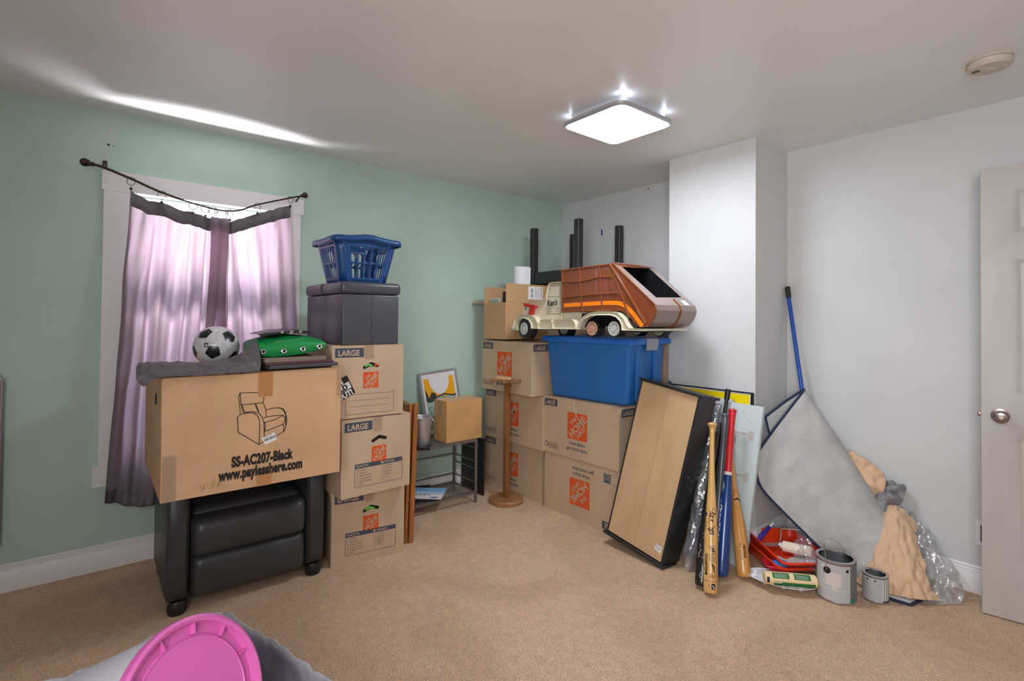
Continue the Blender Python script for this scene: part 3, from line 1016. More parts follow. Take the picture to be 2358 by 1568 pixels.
# ------------------------------------------------------------------ armchair carrying the big carton
ac = thing('armchair', 'black faux leather recliner armchair with a large carton resting on its arms', 'armchair', XF((0, 0, 0)))
for y0, y1, nm in ((0.263, 0.350, 'armrest'), (0.856, 0.944, 'armrest')):
    mb = MB()
    # tall slab arm with rounded front, slightly tapered to the foot
    P = []
    prof = [(0.18, 0.06), (0.18, 0.50), (0.22, 0.565), (0.45, 0.572), (0.64, 0.572), (0.715, 0.555), (0.742, 0.50), (0.745, 0.35), (0.742, 0.15), (0.732, 0.07), (0.70, 0.052), (0.26, 0.052)]
    for k, (ins, y) in enumerate(((0.020, y0), (0.005, y0 + 0.006), (0.0, y0 + 0.016), (0.0, y1 - 0.016), (0.005, y1 - 0.006), (0.020, y1))):
        cx, cz = 0.42, 0.31
        P.append([(cx + (x - cx) * (1 - ins / 0.32), y, cz + (z - cz) * (1 - ins / 0.26)) for x, z in prof])
    mb.grid(P, wrap=True)
    mb.add(P[0], [list(range(len(prof)))])
    mb.add(P[-1], [list(range(len(prof)))])
    mb.build(nm, BLACKL, ac, sharp=50)
    sm = MB()
    yy = y1 - 0.010 if y0 < 0.5 else y0 + 0.010
    sm.tube([(0.7455, yy, z) for z in (0.08, 0.2, 0.35, 0.5)] + [(0.72, yy, 0.555), (0.6, yy, 0.574)], 0.0016, 6)
    sm.build('seam', mat('black_thread', (16, 16, 17), 0.6), ac)
def cushion(x0, x1, y0, y1, z0, z1, name, puff=0.02, seed=0):
    n, m = 14, 22
    P = []
    for i in range(n + 1):
        a = -pi / 2 + pi * i / n
        # front face profile: superellipse around z
        row = []
        for j in range(m + 1):
            v = j / m
            ed = min(1, min(v, 1 - v) / 0.03)
            sh = sqrt(max(0, 1 - (1 - ed) ** 2))
            zc, hz = (z0 + z1) / 2, (z1 - z0) / 2
            s_ = max(-1, min(1, sin(a) * 1.0))
            zz = zc + hz * (abs(s_) ** 0.55) * (1 if s_ > 0 else -1) * (0.96 + 0.04 * sh)
            xx = x0 + (x1 - x0) * (abs(cos(a)) ** 0.24) * (0.80 + 0.20 * sh)
            xx += puff * 0.2 * noise.noise(Vector((v * 5 + seed, zz * 9, seed)))
            row.append((xx, y0 + (y1 - y0) * v, zz))
        P.append(row)
    mb = MB().grid(P)
    mb.add([P[i][0] for i in range(n + 1)], [list(range(n + 1))])
    mb.add([P[i][m] for i in range(n + 1)], [list(range(n + 1))])
    return mb.build(name, BLACKL, ac, sharp=60)
cushion(0.60, 0.755, 0.356, 0.850, 0.052, 0.238, 'footrest_panel', seed=3)
cushion(0.58, 0.765, 0.356, 0.850, 0.232, 0.405, 'footrest_panel', seed=8)
MB().box((0.20, 0.352, 0.18), (0.66, 0.854, 0.43), bevel=0.04, seg=4).build('seat', BLACKL, ac)
MB().box((0.175, 0.352, 0.08), (0.24, 0.854, 0.56), bevel=0.02).build('backrest', BLACKL, ac)
for x, y in ((0.705, 0.310), (0.705, 0.898), (0.25, 0.310), (0.25, 0.898)):
    MB().lathe([(0.020, 0.0), (0.033, 0.003), (0.038, 0.02), (0.036, 0.045), (0.030, 0.06)], 24, M=XF((x, y, 0)), cap0=True, sx=1.0, sy=1.05).build('foot', BLACKP, ac)

# the large carton
AB = XF((0.988, 0.215, 0.580), 90)
w_, d_, h_ = 0.708, 0.78, 0.485
cb = thing('armchair_carton', 'large brown armchair carton with black chair drawing, resting on the black armchair', 'box', AB)
mb = MB()
carton_shell(mb, w_, d_, h_, 50, 0.010)
F = Face(mb, (0, 0, 0), (1, 0, 0), (0, 0, 1), (0, -1, 0))
DR = {'head': [(0.277, 0.408), (0.363, 0.403), (0.368, 0.394), (0.368, 0.368), (0.363, 0.358), (0.282, 0.357), (0.279, 0.36), (0.275, 0.402), (0.277, 0.408)],
      'b1': [(0.274, 0.407), (0.269, 0.394), (0.277, 0.322)], 'b2': [(0.279, 0.358), (0.289, 0.323)], 'b3': [(0.282, 0.357), (0.293, 0.325)],
      'b4': [(0.333, 0.355), (0.340, 0.338), (0.347, 0.319)], 'b5': [(0.337, 0.354), (0.344, 0.337), (0.350, 0.318)], 'b6': [(0.365, 0.357), (0.373, 0.341), (0.378, 0.32), (0.379, 0.297)],
      'a1': [(0.352, 0.179), (0.27, 0.243), (0.266, 0.305), (0.276, 0.317), (0.309, 0.321), (0.332, 0.316), (0.345, 0.302), (0.352, 0.285), (0.354, 0.253), (0.352, 0.179)],
      'a2': [(0.290, 0.323), (0.320, 0.325), (0.337, 0.319), (0.352, 0.311), (0.362, 0.298), (0.370, 0.272), (0.373, 0.224), (0.371, 0.190), (0.352, 0.179)],
      'a3': [(0.377, 0.326), (0.400, 0.330), (0.425, 0.331), (0.441, 0.326), (0.452, 0.314), (0.460, 0.294), (0.461, 0.24), (0.453, 0.222)], 'a4': [(0.431, 0.330), (0.449, 0.323), (0.458, 0.308), (0.465, 0.277), (0.463, 0.25)],
      's1': [(0.369, 0.293), (0.410, 0.297), (0.447, 0.296), (0.456, 0.286), (0.457, 0.270), (0.450, 0.255), (0.41, 0.243), (0.373, 0.232)], 's2': [(0.375, 0.272), (0.410, 0.278), (0.447, 0.293)],
      's3': [(0.371, 0.276), (0.377, 0.255), (0.373, 0.232)], 'f': [(0.450, 0.255), (0.454, 0.241), (0.451, 0.222), (0.423, 0.208)]}
for k, p in DR.items():
    F.line(p, 0.0032 if k[0] != 'b' else 0.0028, 1)
F.text('SS-AC207-Black', 0.368, 0.100, 0.058, 1, 0, 0.0034, 'CENTER', sx=0.60, space=1.06)
F.text('www.paylesshere.com', 0.368, 0.050, 0.058, 1, 0, 0.0034, 'CENTER', sx=0.60, space=1.06)
F.poly([(0.360, 0.205), (0.414, 0.226), (0.425, 0.192), (0.377, 0.174)], 2, 2)
F.text('700-8024', 0.372, 0.188, 0.013, 1, 18, 0.0003, lift=3)
F.line([(0.372, 0.207), (0.404, 0.219)], 0.0015, 3, 3)
F.line([(0.372, 0.201), (0.396, 0.210)], 0.0012, 3, 3)
rr = random.Random(4)
for i in range(26):
    a, b = 0.13 + rr.random() * 0.08, 0.018 + rr.random() * 0.025
    F.line([(a, b), (a + 0.0004, b + 0.01 + rr.random() * 0.02)], 0.0008, 3)
mb.build('carton', [CARTONB, BLACKINK, PAPER, mat('scuff_grey', (150, 118, 92), 0.9)], cb)
fl = MB()
fl.box((0.002, 0.0, h_), (w_ - 0.002, d_ / 2 - 0.004, h_ + 0.004), bevel=0.0015, seg=1).box((0.002, d_ / 2 + 0.004, h_), (w_ - 0.002, d_, h_ + 0.004), bevel=0.0015, seg=1)
fl.box((-0.002, 0.01, h_ - 0.20), (0.001, d_ * 0.4, h_ + 0.001))
fl.build('top_flap', CARTONB, cb)
tp = MB()
tp.box((0.345, -0.0008, 0.385), (0.405, -0.0003, h_ + 0.004)).box((0.345, -0.0008, h_ + 0.004), (0.405, d_ / 2, h_ + 0.0048))
tp.build('tape', BROWNTAPE, cb)
MB().box((0.345, -0.0008, -0.001), (0.405, -0.0003, 0.07)).build('tape', BROWNTAPE, cb)
for z0, z1, x0, x1 in ((0.0, 0.18, 0.004, 0.05), (0.36, h_, 0.69, w_ + 0.001)):
    MB().box((x0, -0.0036, z0), (x1, -0.0030, z1)).build('corner_tape', TAPE, cb)
mb = MB()
mb.tube([(-0.012, 0.10 + 0.022 * cos(2 * pi * i / 24) * 0.5, 0.395 + 0.022 * sin(2 * pi * i / 24)) for i in range(24)], 0.0022, 6, closed=True)
mb.build('handle_ring', BLACKP, cb)

# things lying on the big carton
TOPZ = 1.0695
GREYCL = mat('grey_bag_cloth', (92, 88, 92), 0.55, bump=0.2, bscale=25, bdist=0.006)
P = surf([[(1.025, 0.15, 1.045), (1.02, 0.20, 1.072), (1.012, 0.28, 1.074), (1.005, 0.40, 1.072), (0.998, 0.50, 1.072), (0.985, 0.565, 1.076)],
          [(1.035, 0.13, 1.075), (1.02, 0.19, 1.105), (1.00, 0.28, 1.108), (0.99, 0.39, 1.104), (0.975, 0.50, 1.112), (0.955, 0.575, 1.120)],
          [(0.97, 0.135, 1.118), (0.95, 0.20, 1.122), (0.93, 0.28, 1.118), (0.92, 0.40, 1.112), (0.90, 0.50, 1.135), (0.885, 0.585, 1.170)],
          [(0.85, 0.165, 1.112), (0.84, 0.22, 1.110), (0.82, 0.30, 1.096), (0.80, 0.41, 1.088), (0.79, 0.51, 1.120), (0.80, 0.590, 1.190)],
          [(0.72, 0.20, 1.074), (0.70, 0.26, 1.073), (0.68, 0.33, 1.073), (0.66, 0.42, 1.073), (0.66, 0.52, 1.080), (0.70, 0.580, 1.110)]], 44, 70, 0.016, 16, 3.0, zmin=1.046)
o = MB().grid(P).build('cloth_bag', GREYCL, recalc=False)
solidify(o, 0.003)
tag(o, 'crumpled dark grey cloth bag draped over the top left corner of the large carton', 'cloth')

# soccer ball
def soccer_ball():
    ph = (1 + sqrt(5)) / 2
    ico = [Vector(v).normalized() for v in [(0, 1, ph), (0, 1, -ph), (0, -1, ph), (0, -1, -ph), (1, ph, 0), (1, -ph, 0), (-1, ph, 0), (-1, -ph, 0), (ph, 0, 1), (ph, 0, -1), (-ph, 0, 1), (-ph, 0, -1)]]
    nb = {i: [j for j in range(12) if j != i and ico[i].dot(ico[j]) > 0.4] for i in range(12)}
    bm = bmesh.new()
    bmesh.ops.create_icosphere(bm, subdivisions=6, radius=1.0)
    bm.verts.index_update()
    Q = Matrix.Rotation(radians(20), 3, 'X') @ Matrix.Rotation(radians(38), 3, 'Z') @ Matrix.Rotation(radians(12), 3, 'Y')
    pl = {}
    for i in range(12):
        ns = sorted(nb[i], key=lambda j: atan2((ico[j] - ico[i]).dot(ico[i].orthogonal().normalized()), (ico[j] - ico[i]).dot(ico[i].cross(ico[i].orthogonal().normalized()))))
        L = []
        for a, b in zip(ns, ns[1:] + ns[:1]):
            pa, pb = (ico[i] * 2 + ico[a]) / 3, (ico[i] * 2 + ico[b]) / 3
            nn = pa.cross(pb).normalized()
            if nn.dot(ico[i]) < 0:
                nn = -nn
            L.append(nn)
        pl[i] = L
    mats, mb = [], MB()
    vs = [Q @ v.co for v in bm.verts]
    fs, ms = [], []
    for f in bm.faces:
        c = Vector((0, 0, 0))
        for v in f.verts:
            c += v.co
        c.normalize()
        i = max(range(12), key=lambda k: c.dot(ico[k]))
        d = min(c.dot(n) for n in pl[i])
        if d > 0.008:
            m_ = 1
        elif d > -0.006:
            m_ = 2
        else:
            m_ = 0
            near = sorted(range(12), key=lambda k: -c.dot(ico[k]))
            if abs(c.dot((ico[near[0]] - ico[near[1]]).normalized())) < 0.006:
                m_ = 2
        fs.append([v.index for v in f.verts])
        ms.append(m_)
    bm.free()
    R = 0.0985
    mb.v = [v * R for v in vs]
    mb.f, mb.m, mb.sm = fs, ms, [True] * len(fs)
    return mb
WB = mat('ball_white', (214, 214, 218), 0.28, coat=0.3)
ball = soccer_ball().build('soccer_ball', [WB, mat('ball_black', (30, 30, 33), 0.3, coat=0.3), mat('ball_seam', (150, 150, 156), 0.5)], recalc=False)
ball.location = (0.60, 0.462, 1.168)
tag(ball, 'white and black soccer ball on top of the large carton, in front of the curtains', 'ball')
mb = MB()
dirv = Vector((0.79, -0.42, 0.10)).normalized()
q = dirv.to_track_quat('Z', 'Y').to_matrix().to_4x4()
F = Face(mb, (0, 0, 0), (1, 0, 0), (0, 1, 0), (0, 0, 1))
F.frame(-0.018, -0.009, 0.022, 0.010, 0.0012, 0)
F.rect(-0.018, -0.009, -0.002, 0.010, 0)
F.text('4', -0.015, -0.0065, 0.019, 1, 0, 0.0008, lift=3)
pr = mb.build('size_print', [BLACKINK, PAPER], ball)
pr.matrix_local = Matrix.Translation(dirv * 0.0982) @ q

# boards, green cover, black cover
wd_grey = wood('greyed_board_wood', (120, 105, 96), (168, 152, 140), 5, (1, 0.12, 1), 0.7, 0)
def slab(name, c, size, rz, z0, m, label, cat, rx=0, bevel=0.003):
    o = MB().box((-size[0] / 2, -size[1] / 2, 0), (size[0] / 2, size[1] / 2, size[2]), bevel=bevel).build(name, m)
    o.matrix_world = XF((c[0], c[1], z0), rz, rx)
    return tag(o, label, cat)
slab('board', (0.72, 0.742, 0), (0.43, 0.33, 0.016), 9, TOPZ + 0.008, mat('slate_board', (70, 72, 80), 0.45), 'slate grey board, lowest of the flat boards under the green cover', 'board')
slab('board', (0.71, 0.735, 0), (0.40, 0.325, 0.010), 8, TOPZ + 0.0245, mat('maroon_board', (96, 56, 58), 0.5), 'thin dark red board sandwiched above the slate grey board', 'board')
slab('board', (0.705, 0.722, 0), (0.41, 0.29, 0.020), 6, TOPZ + 0.035, wd_grey, 'weathered grey wooden board directly under the green cover', 'board')

def puffy(rows, name, m, label, cat, nu=24, nv=40, amp=0.004, sc=12, seed=0, thick=0.004):
    P = surf(rows, nu, nv, amp, sc, seed)
    o = MB().grid(P).build(name, m, recalc=False)
    solidify(o, thick)
    return tag(o, label, cat)
GRN = mat('green_vinyl', (20, 142, 72), 0.35, bump=0.15, bscale=12, bdist=0.004)
gc = thing('green_vinyl_cover', 'folded green vinyl cover with a row of metal eyelets on the boards', 'cover', XF((0, 0, 0)))
P = surf([[(0.86, 0.585, 1.132), (0.862, 0.68, 1.128), (0.862, 0.78, 1.138), (0.855, 0.885, 1.158)],
          [(0.868, 0.580, 1.160), (0.872, 0.68, 1.162), (0.872, 0.79, 1.172), (0.862, 0.892, 1.182)],
          [(0.850, 0.585, 1.185), (0.852, 0.68, 1.195), (0.850, 0.79, 1.205), (0.840, 0.880, 1.200)],
          [(0.78, 0.60, 1.205), (0.77, 0.70, 1.218), (0.77, 0.80, 1.222), (0.77, 0.870, 1.208)],
          [(0.64, 0.60, 1.200), (0.62, 0.70, 1.222), (0.62, 0.80, 1.222), (0.62, 0.870, 1.200)],
          [(0.52, 0.595, 1.175), (0.50, 0.70, 1.185), (0.50, 0.80, 1.185), (0.51, 0.865, 1.165)],
          [(0.50, 0.60, 1.128), (0.49, 0.70, 1.128), (0.49, 0.80, 1.128), (0.50, 0.86, 1.128)]], 40, 50, 0.005, 9, 2)
top = MB().grid(P)
top.add([P[i][0] for i in range(40)], [list(range(40))])
top.add([P[i][-1] for i in range(40)], [list(range(40))])
solidify(top.build('cover', GRN, gc), 0.002)
for y, z in ((0.605, 1.152), (0.695, 1.152), (0.780, 1.160), (0.860, 1.170)):
    mb = MB()
    MM = Matrix.Translation((0.8755 if y < 0.8 else 0.871, y, z)) @ Matrix.Rotation(radians(90), 4, 'Y')
    mb.lathe([(0.006, -0.002), (0.006, 0.001), (0.009, 0.0025), (0.0125, 0.001), (0.0125, -0.001)], 24, M=MM)
    mb.lathe([(0.0062, 0.0), (0.0001, 0.0)], 20, mi=1, M=MM)
    mb.build('eyelet', [CHROME, DARKIN], gc)
BV = mat('black_vinyl_cover', (48, 42, 48), 0.3, bump=0.15, bscale=12, bdist=0.004)
bc = thing('black_vinyl_cover', 'small folded black vinyl piece with eyelets lying on the green cover', 'cover', XF((0, 0, 0)))
P = surf([[(0.84, 0.60, 1.222), (0.82, 0.69, 1.232), (0.80, 0.78, 1.236), (0.79, 0.85, 1.226)],
          [(0.83, 0.59, 1.232), (0.81, 0.69, 1.246), (0.79, 0.78, 1.247), (0.78, 0.855, 1.232)],
          [(0.70, 0.60, 1.234), (0.69, 0.69, 1.250), (0.68, 0.78, 1.250), (0.67, 0.85, 1.232)],
          [(0.58, 0.61, 1.228), (0.57, 0.69, 1.236), (0.56, 0.78, 1.236), (0.56, 0.84, 1.228)]], 20, 36, 0.006, 14, 5)
solidify(MB().grid(P).build('sheet', BV, bc), 0.003)
for y, z, x in ((0.70, 1.240, 0.822), (0.745, 1.242, 0.812), (0.79, 1.243, 0.803)):
    MB().lathe([(0.003, 0.002), (0.0055, 0.003), (0.008, 0.0015)], 16, M=Matrix.Translation((x, y, z)) @ Matrix.Rotation(radians(70), 4, 'Y')).build('eyelet', CHROME, bc)

# ------------------------------------------------------------------ ottoman and laundry basket
ot = thing('storage_ottoman', 'black folding storage ottoman with padded lid, standing on the top moving box', 'ottoman', XF((0.835, 0.985, 1.1725), 90))
OW, OD, OH = 0.312, 0.56, 0.262
mb = MB()
for y0, y1 in ((0.0, OD / 2 - 0.003), (OD / 2 + 0.003, OD)):
    mb.box((0.0, y0, 0.0), (OW, y1, OH), bevel=0.006, seg=2)
F = Face(mb, (0, 0, 0), (1, 0, 0), (0, 0, 1), (0, -1, 0))
F.line([(OW / 2, 0.0), (OW / 2, OH)], 0.0012, 1)
mb.build('body', [OTTM, BLACKP], ot)
mb = MB()
for y0, y1 in ((-0.010, OD / 2 - 0.002), (OD / 2 + 0.002, OD + 0.008)):
    mb.box((-0.012, y0, OH + 0.002), (OW + 0.012, y1, OH + 0.066), bevel=0.022, seg=5)
mb.build('lid', OTTM, ot)

BLUEP = mat('blue_basket_plastic', (26, 74, 132), 0.32)
bk = thing('laundry_basket', 'blue plastic laundry basket with rows of oval slots, on the black ottoman', 'basket', XF((0.62, 1.142, 1.5015), 90))
# local: x right (world +y), y away (world -x)
def basket():
    mb = MB()
    bw, bd, tw, td, hh = 0.258, 0.24, 0.345, 0.315, 0.225
    def section(t):
        w2, d2 = (bw + (tw - bw) * t) / 2, (bd + (td - bd) * t) / 2
        return w2, d2
    N = 20  # samples around a slot cell edge
    def cell(mapf, u0, u1, v0, v1, hw, hv):
        """cell with a rounded slot: half sizes hw (u) and hv (v)"""
        uc, vc = (u0 + u1) / 2, (v0 + v1) / 2
        outer, inner = [], []
        for i in range(N):
            a = 2 * pi * i / N
            c, s = cos(a), sin(a)
            k = min((u1 - uc) / abs(c) if abs(c) > 1e-6 else 9e9, (v1 - vc) / abs(s) if abs(s) > 1e-6 else 9e9)
            outer.append((uc + c * k, vc + s * k))
            r = hw
            ax, ay = uc + c * r, vc + s * r + (hv - hw) * (1 if s > 0.05 else (-1 if s < -0.05 else 0))
            inner.append((ax, ay))
        # snap four outer samples to the corners
        for cu, cv in ((u0, v0), (u0, v1), (u1, v0), (u1, v1)):
            j = min(range(N), key=lambda i: (outer[i][0] - cu) ** 2 + (outer[i][1] - cv) ** 2)
            outer[j] = (cu, cv)
        mb.grid([[mapf(*p) for p in outer], [mapf(*p) for p in inner]], wrap=True)
    def plain(mapf, u0, u1, v0, v1, n=3):
        mb.grid([[mapf(u0 + (u1 - u0) * i / n, v0 + (v1 - v0) * j / n) for j in range(n + 1)] for i in range(n + 1)])
    def side(mapf, ncol, m0, m1):
        z = [0.0, 0.10, 0.47, 0.86, 1.0]
        for i in range(4):
            v0, v1 = z[i], z[i + 1]
            plain(mapf, 0, m0, v0, v1)
            plain(mapf, m1, 1, v0, v1)
            cw = (m1 - m0) / ncol
            for j in range(ncol):
                u0, u1 = m0 + j * cw, m0 + (j + 1) * cw
                if i in (1, 2):
                    cell(mapf, u0, u1, v0, v1, cw * 0.36, (v1 - v0) * 0.45)
                else:
                    plain(mapf, u0, u1, v0, v1, 1)
    cr_ = 0.03
    def mk(sgn, ax):
        def f(u, v):
            w2, d2 = section(v)
            z = v * hh
            if ax == 'x':
                return (-(w2 - cr_) + 2 * (w2 - cr_) * u, sgn * d2, z)
            return (sgn * w2, -(d2 - cr_) + 2 * (d2 - cr_) * u, z)
        return f
    side(mk(-1, 'x'), 5, 0.13, 0.92)
    side(mk(1, 'x'), 5, 0.08, 0.87)
    side(mk(-1, 'y'), 6, 0.08, 0.92)
    side(mk(1, 'y'), 6, 0.08, 0.92)
    for sx in (-1, 1):
        for sy in (-1, 1):
            P = []
            for i in range(7):
                a = pi / 2 * i / 6
                row = []
                for j in range(5):
                    w2, d2 = section(j / 4)
                    row.append((sx * (w2 - cr_ + cr_ * cos(a)), sy * (d2 - cr_ + cr_ * sin(a)), hh * j / 4))
                P.append(row)
            mb.grid(P)
    w2, d2 = section(0)
    mb.add([(-w2, -d2, 0.002), (w2, -d2, 0.002), (w2, d2, 0.002), (-w2, d2, 0.002)], [(0, 1, 2, 3)])
    return mb, tw, td, hh
mb, tw, td, hh = basket()
solidify(mb.build('body', BLUEP, bk, sharp=60), 0.003)
mb = MB()
rim = []
R0s = rrect(tw, td, 0.035, 8)
def densify(pts, k=6):
    out = []
    n = len(pts)
    for i in range(n):
        a, b = pts[i], pts[(i + 1) % n]
        L = sqrt((a[0] - b[0]) ** 2 + (a[1] - b[1]) ** 2)
        m_ = max(1, int(L / 0.015))
        out += [(a[0] + (b[0] - a[0]) * t / m_, a[1] + (b[1] - a[1]) * t / m_) for t in range(m_)]
    return out
R0s = densify(R0s)
rows_ = []
for off, dz in ((0, -0.004), (0.0, 0.010), (0.010, 0.016), (0.022, 0.012), (0.027, 0.0), (0.026, -0.016)):
    rr_ = []
    for x, y in R0s:
        k = 1 + off / 0.186
        wave = 0.016 * math.exp(-((x) / 0.075) ** 2) if abs(abs(y) - td / 2) < 0.04 else -0.004 * math.exp(-(y / 0.08) ** 2)
        rr_.append((x * k, y * k, hh + dz + (wave if off or dz > 0 else min(wave, 0) - 0.012)))
    rows_.append(rr_)
mb.grid(rows_, wrap=True)
solidify(mb.build('rim', BLUEP, bk, sharp=60), 0.0025)

# ------------------------------------------------------------------ folded wooden frame beside the stack
WOODF = wood('varnished_pine', (142, 84, 38), (184, 118, 60), 7, (1, 1, 0.1), 0.35, 0.4)
wf = thing('folded_tray_table', 'narrow varnished wooden folding frame standing on edge beside the moving boxes', 'frame', XF((0.700, 1.478, 0.0), 82, 0, 0) @ Matrix.Rotation(radians(1.5), 4, 'Y'))
# local x = world y offset, y = away into the room corner
def post(nm, a, b, m, parent, bevel=0.003):
    return MB().box(a, b, bevel=bevel, seg=1).build(nm, m, parent)
post('stile', (-0.028, 0.0, 0.0), (0.0, 0.022, 0.815), WOODF, wf)
post('stile', (-0.028, 0.42, 0.0), (0.0, 0.442, 0.815), WOODF, wf)
post('rail', (-0.024, 0.022, 0.745), (-0.006, 0.42, 0.800), WOODF, wf)
post('rail', (-0.024, 0.022, 0.02), (-0.006, 0.42, 0.070), WOODF, wf)
post('panel', (-0.019, 0.022, 0.070), (-0.012, 0.42, 0.745), mat('panel_reddish', (120, 70, 42), 0.5), wf)
post('stile', (-0.052, 0.010, 0.0), (-0.032, 0.030, 0.810), WOODF, wf)
post('stile', (-0.052, 0.42, 0.0), (-0.032, 0.440, 0.810), WOODF, wf)
post('rail', (-0.050, 0.030, 0.745), (-0.034, 0.42, 0.800), WOODF, wf)

# ------------------------------------------------------------------ metal rack and what is on it
rk = thing('shoe_rack', 'grey metal two-tier wire rack against the green wall', 'rack', XF((0, 0, 0)))
RK0, RK1, RKY0, RKY1 = 0.085, 0.373, 1.50, 2.150
for x in (RK0, RK1):
    for y in (RKY0, RKY1):
        MB().box((x - 0.008, y - 0.009, 0.0), (x + 0.008, y + 0.009, 0.452), bevel=0.002, seg=1).build('leg', METALG, rk)
for z in (0.075, 0.445):
    mb = MB()
    mb.box((RK1 - 0.007, RKY0, z - 0.010), (RK1 + 0.007, RKY1, z + 0.008)).box((RK0 - 0.007, RKY0, z - 0.010), (RK0 + 0.007, RKY1, z + 0.008))
    mb.box((RK0, RKY0 - 0.004, z - 0.006), (RK1, RKY0 + 0.004, z + 0.004)).box((RK0, RKY1 - 0.004, z - 0.006), (RK1, RKY1 + 0.004, z + 0.004))
    for i in range(1, 10):
        x = RK0 + (RK1 - RK0) * i / 10
        mb.tube([(x, RKY0, z + 0.001), (x, RKY1, z + 0.001)], 0.0035, 6)
    mb.build('shelf', METALG, rk)
for z in (0.388, 0.292, 0.240, 0.143):
    for y in (RKY0, RKY1):
        MB().tube([(RK0, y, z), (RK1, y, z)], 0.006, 6).build('side_bar', METALG, rk)
for z in (0.292, 0.143):
    MB().tube([(RK0, RKY0, z), (RK0, RKY1, z)], 0.006, 6).build('back_bar', METALG, rk)

bu = thing('metal_bucket', 'small galvanized metal bucket standing on the rack', 'bucket', XF((0.315, 1.735, 0.4535)))
GALV = mat('galvanized_metal', (208, 212, 218), 0.36, metal=0.8, var=0.12, vscale=9)
mb = MB()
mb.lathe([(0.0, 0.002), (0.052, 0.0), (0.0535, 0.006), (0.074, 0.186), (0.078, 0.188), (0.079, 0.194), (0.075, 0.197), (0.072, 0.192), (0.051, 0.006), (0.0, 0.006)], 40)
mb.build('body', GALV, bu)
for s_ in (1, -1):
    mb = MB()
    mb.tube([(0.0, s_ * 0.078, 0.185), (0.004, s_ * 0.086, 0.200), (0.0, s_ * 0.082, 0.215), (-0.006, s_ * 0.078, 0.202)], 0.002, 6)
    mb.build('handle_ear', CHROME, bu)
mb = MB()
mb.tube(catmull([(0.0, 0.083, 0.175), (0.02, 0.09, 0.15), (0.045, 0.070, 0.130), (0.055, 0.045, 0.150)], 16), 0.0022, 6)
mb.build('wire_handle', CHROME, bu)

SBM = XF((0.366, 1.905, 0.4545), 91)
sb = thing('small_carton', 'small crumpled brown carton on the right end of the metal rack', 'box', SBM)
mb = MB()
carton_shell(mb, 0.302, 0.16, 0.284, 70, 0.008)
mb.build('carton', [mat('carton_kraft_yellow', (204, 158, 104), 0.65, var=0.08, vscale=6, bump=0.35, bscale=9, bdist=0.012)], sb)
MB().box((0.001, 0.001, 0.284), (0.301, 0.159, 0.287), bevel=0.001, seg=1).build('top_flap', CARTONB, sb)
MB().box((-0.010, 0.055, 0.17), (-0.0092, 0.105, 0.288)).build('tape', TAPE, sb)

# framed poster leaning on the wall
PM = XF((0.118, 1.885, 0.4545), 90, 6.8) @ Matrix.Rotation(radians(0), 4, 'Y')
# the frame slides down to the left: skew by turning it in its own plane
PM = XF((0.115, 1.905, 0.4545), 90, -10.5, -4.5)
po = thing('framed_poster', 'framed yellow and white poster leaning on the green wall behind the small carton', 'poster', PM)
PW, PH = 0.325, 0.465
SILV = mat('poster_frame_silver', (186, 190, 194), 0.35, metal=0.7)
mb = MB()
for a, b in (((0, 0, 0), (0.016, 0.02, PH)), ((PW - 0.016, 0, 0), (PW, 0.02, PH)), ((0.016, 0, 0), (PW - 0.016, 0.02, 0.016)), ((0.016, 0, PH - 0.016), (PW - 0.016, 0.02, PH))):
    mb.box(a, b, bevel=0.002, seg=1)
mb.build('frame', SILV, po)
mb = MB()
mb.box((0.014, 0.008, 0.014), (PW - 0.014, 0.012, PH - 0.014), mi=0)
F = Face(mb, (0, 0.008, 0), (1, 0, 0), (0, 0, 1), (0, -1, 0))
F.rect(0.034, 0.22, PW - 0.032, PH - 0.050, 1, 1)
n = 24
F.poly([(0.075, PH - 0.030)] + [(0.165 - 0.088 * cos(pi * i / n), PH - 0.06 - 0.118 * sin(pi * i / n)) for i in range(n + 1)] + [(0.255, PH - 0.030)], 0, 2)
F.poly([(0.036, 0.04), (PW - 0.03, 0.04), (PW - 0.03, 0.262), (0.24, 0.275), (0.20, 0.262), (0.17, 0.285), (0.12, 0.272), (0.09, 0.24), (0.036, 0.25)], 2, 3)
F.poly([(0.036, 0.25), (0.060, 0.235), (0.10, 0.245), (0.135, 0.23), (0.12, 0.30), (0.085, 0.31), (0.062, 0.27), (0.036, 0.345)], 3, 4)
rr = random.Random(11)
for i in range(34):
    a, b = 0.05 + rr.random() * 0.22, 0.05 + rr.random() * 0.20
    pts = [(a, b)]
    for k in range(5):
        a += (rr.random() - 0.5) * 0.035
        b += (rr.random() - 0.5) * 0.030
        pts.append((min(max(a, 0.04), PW - 0.035), min(max(b, 0.045), 0.27)))
    F.line(pts, 0.002 + 0.003 * rr.random(), 3 if i % 3 else 4, 4 + (i % 3) * 0.4)
F.line([(0.13, 0.27), (0.19, 0.285), (0.24, 0.272), (0.28, 0.262), (0.294, 0.27)], 0.010, 3, 6)
mb.build('print', [mat('poster_white', (226, 228, 232), 0.3), mat('poster_amber', (240, 172, 32), 0.35), mat('poster_palegreen', (160, 186, 176), 0.4), mat('poster_darkgrey', (58, 64, 62), 0.4), mat('poster_green', (96, 124, 110), 0.4)], po)

mb = MB().box((-0.075, -0.055, 0), (0.075, 0.055, 0.014)).box((0.0752, -0.055, 0.0015), (0.0756, 0.055, 0.0125), mi=1)
o = mb.build('plank_offcut', [BLACKP, mat('chipboard_edge', (176, 138, 98), 0.9)])
o.matrix_world = XF((0.368, 1.70, 0.4535), 52)
tag(o, 'black laminated board offcut with raw edge lying in front of the metal bucket', 'board')

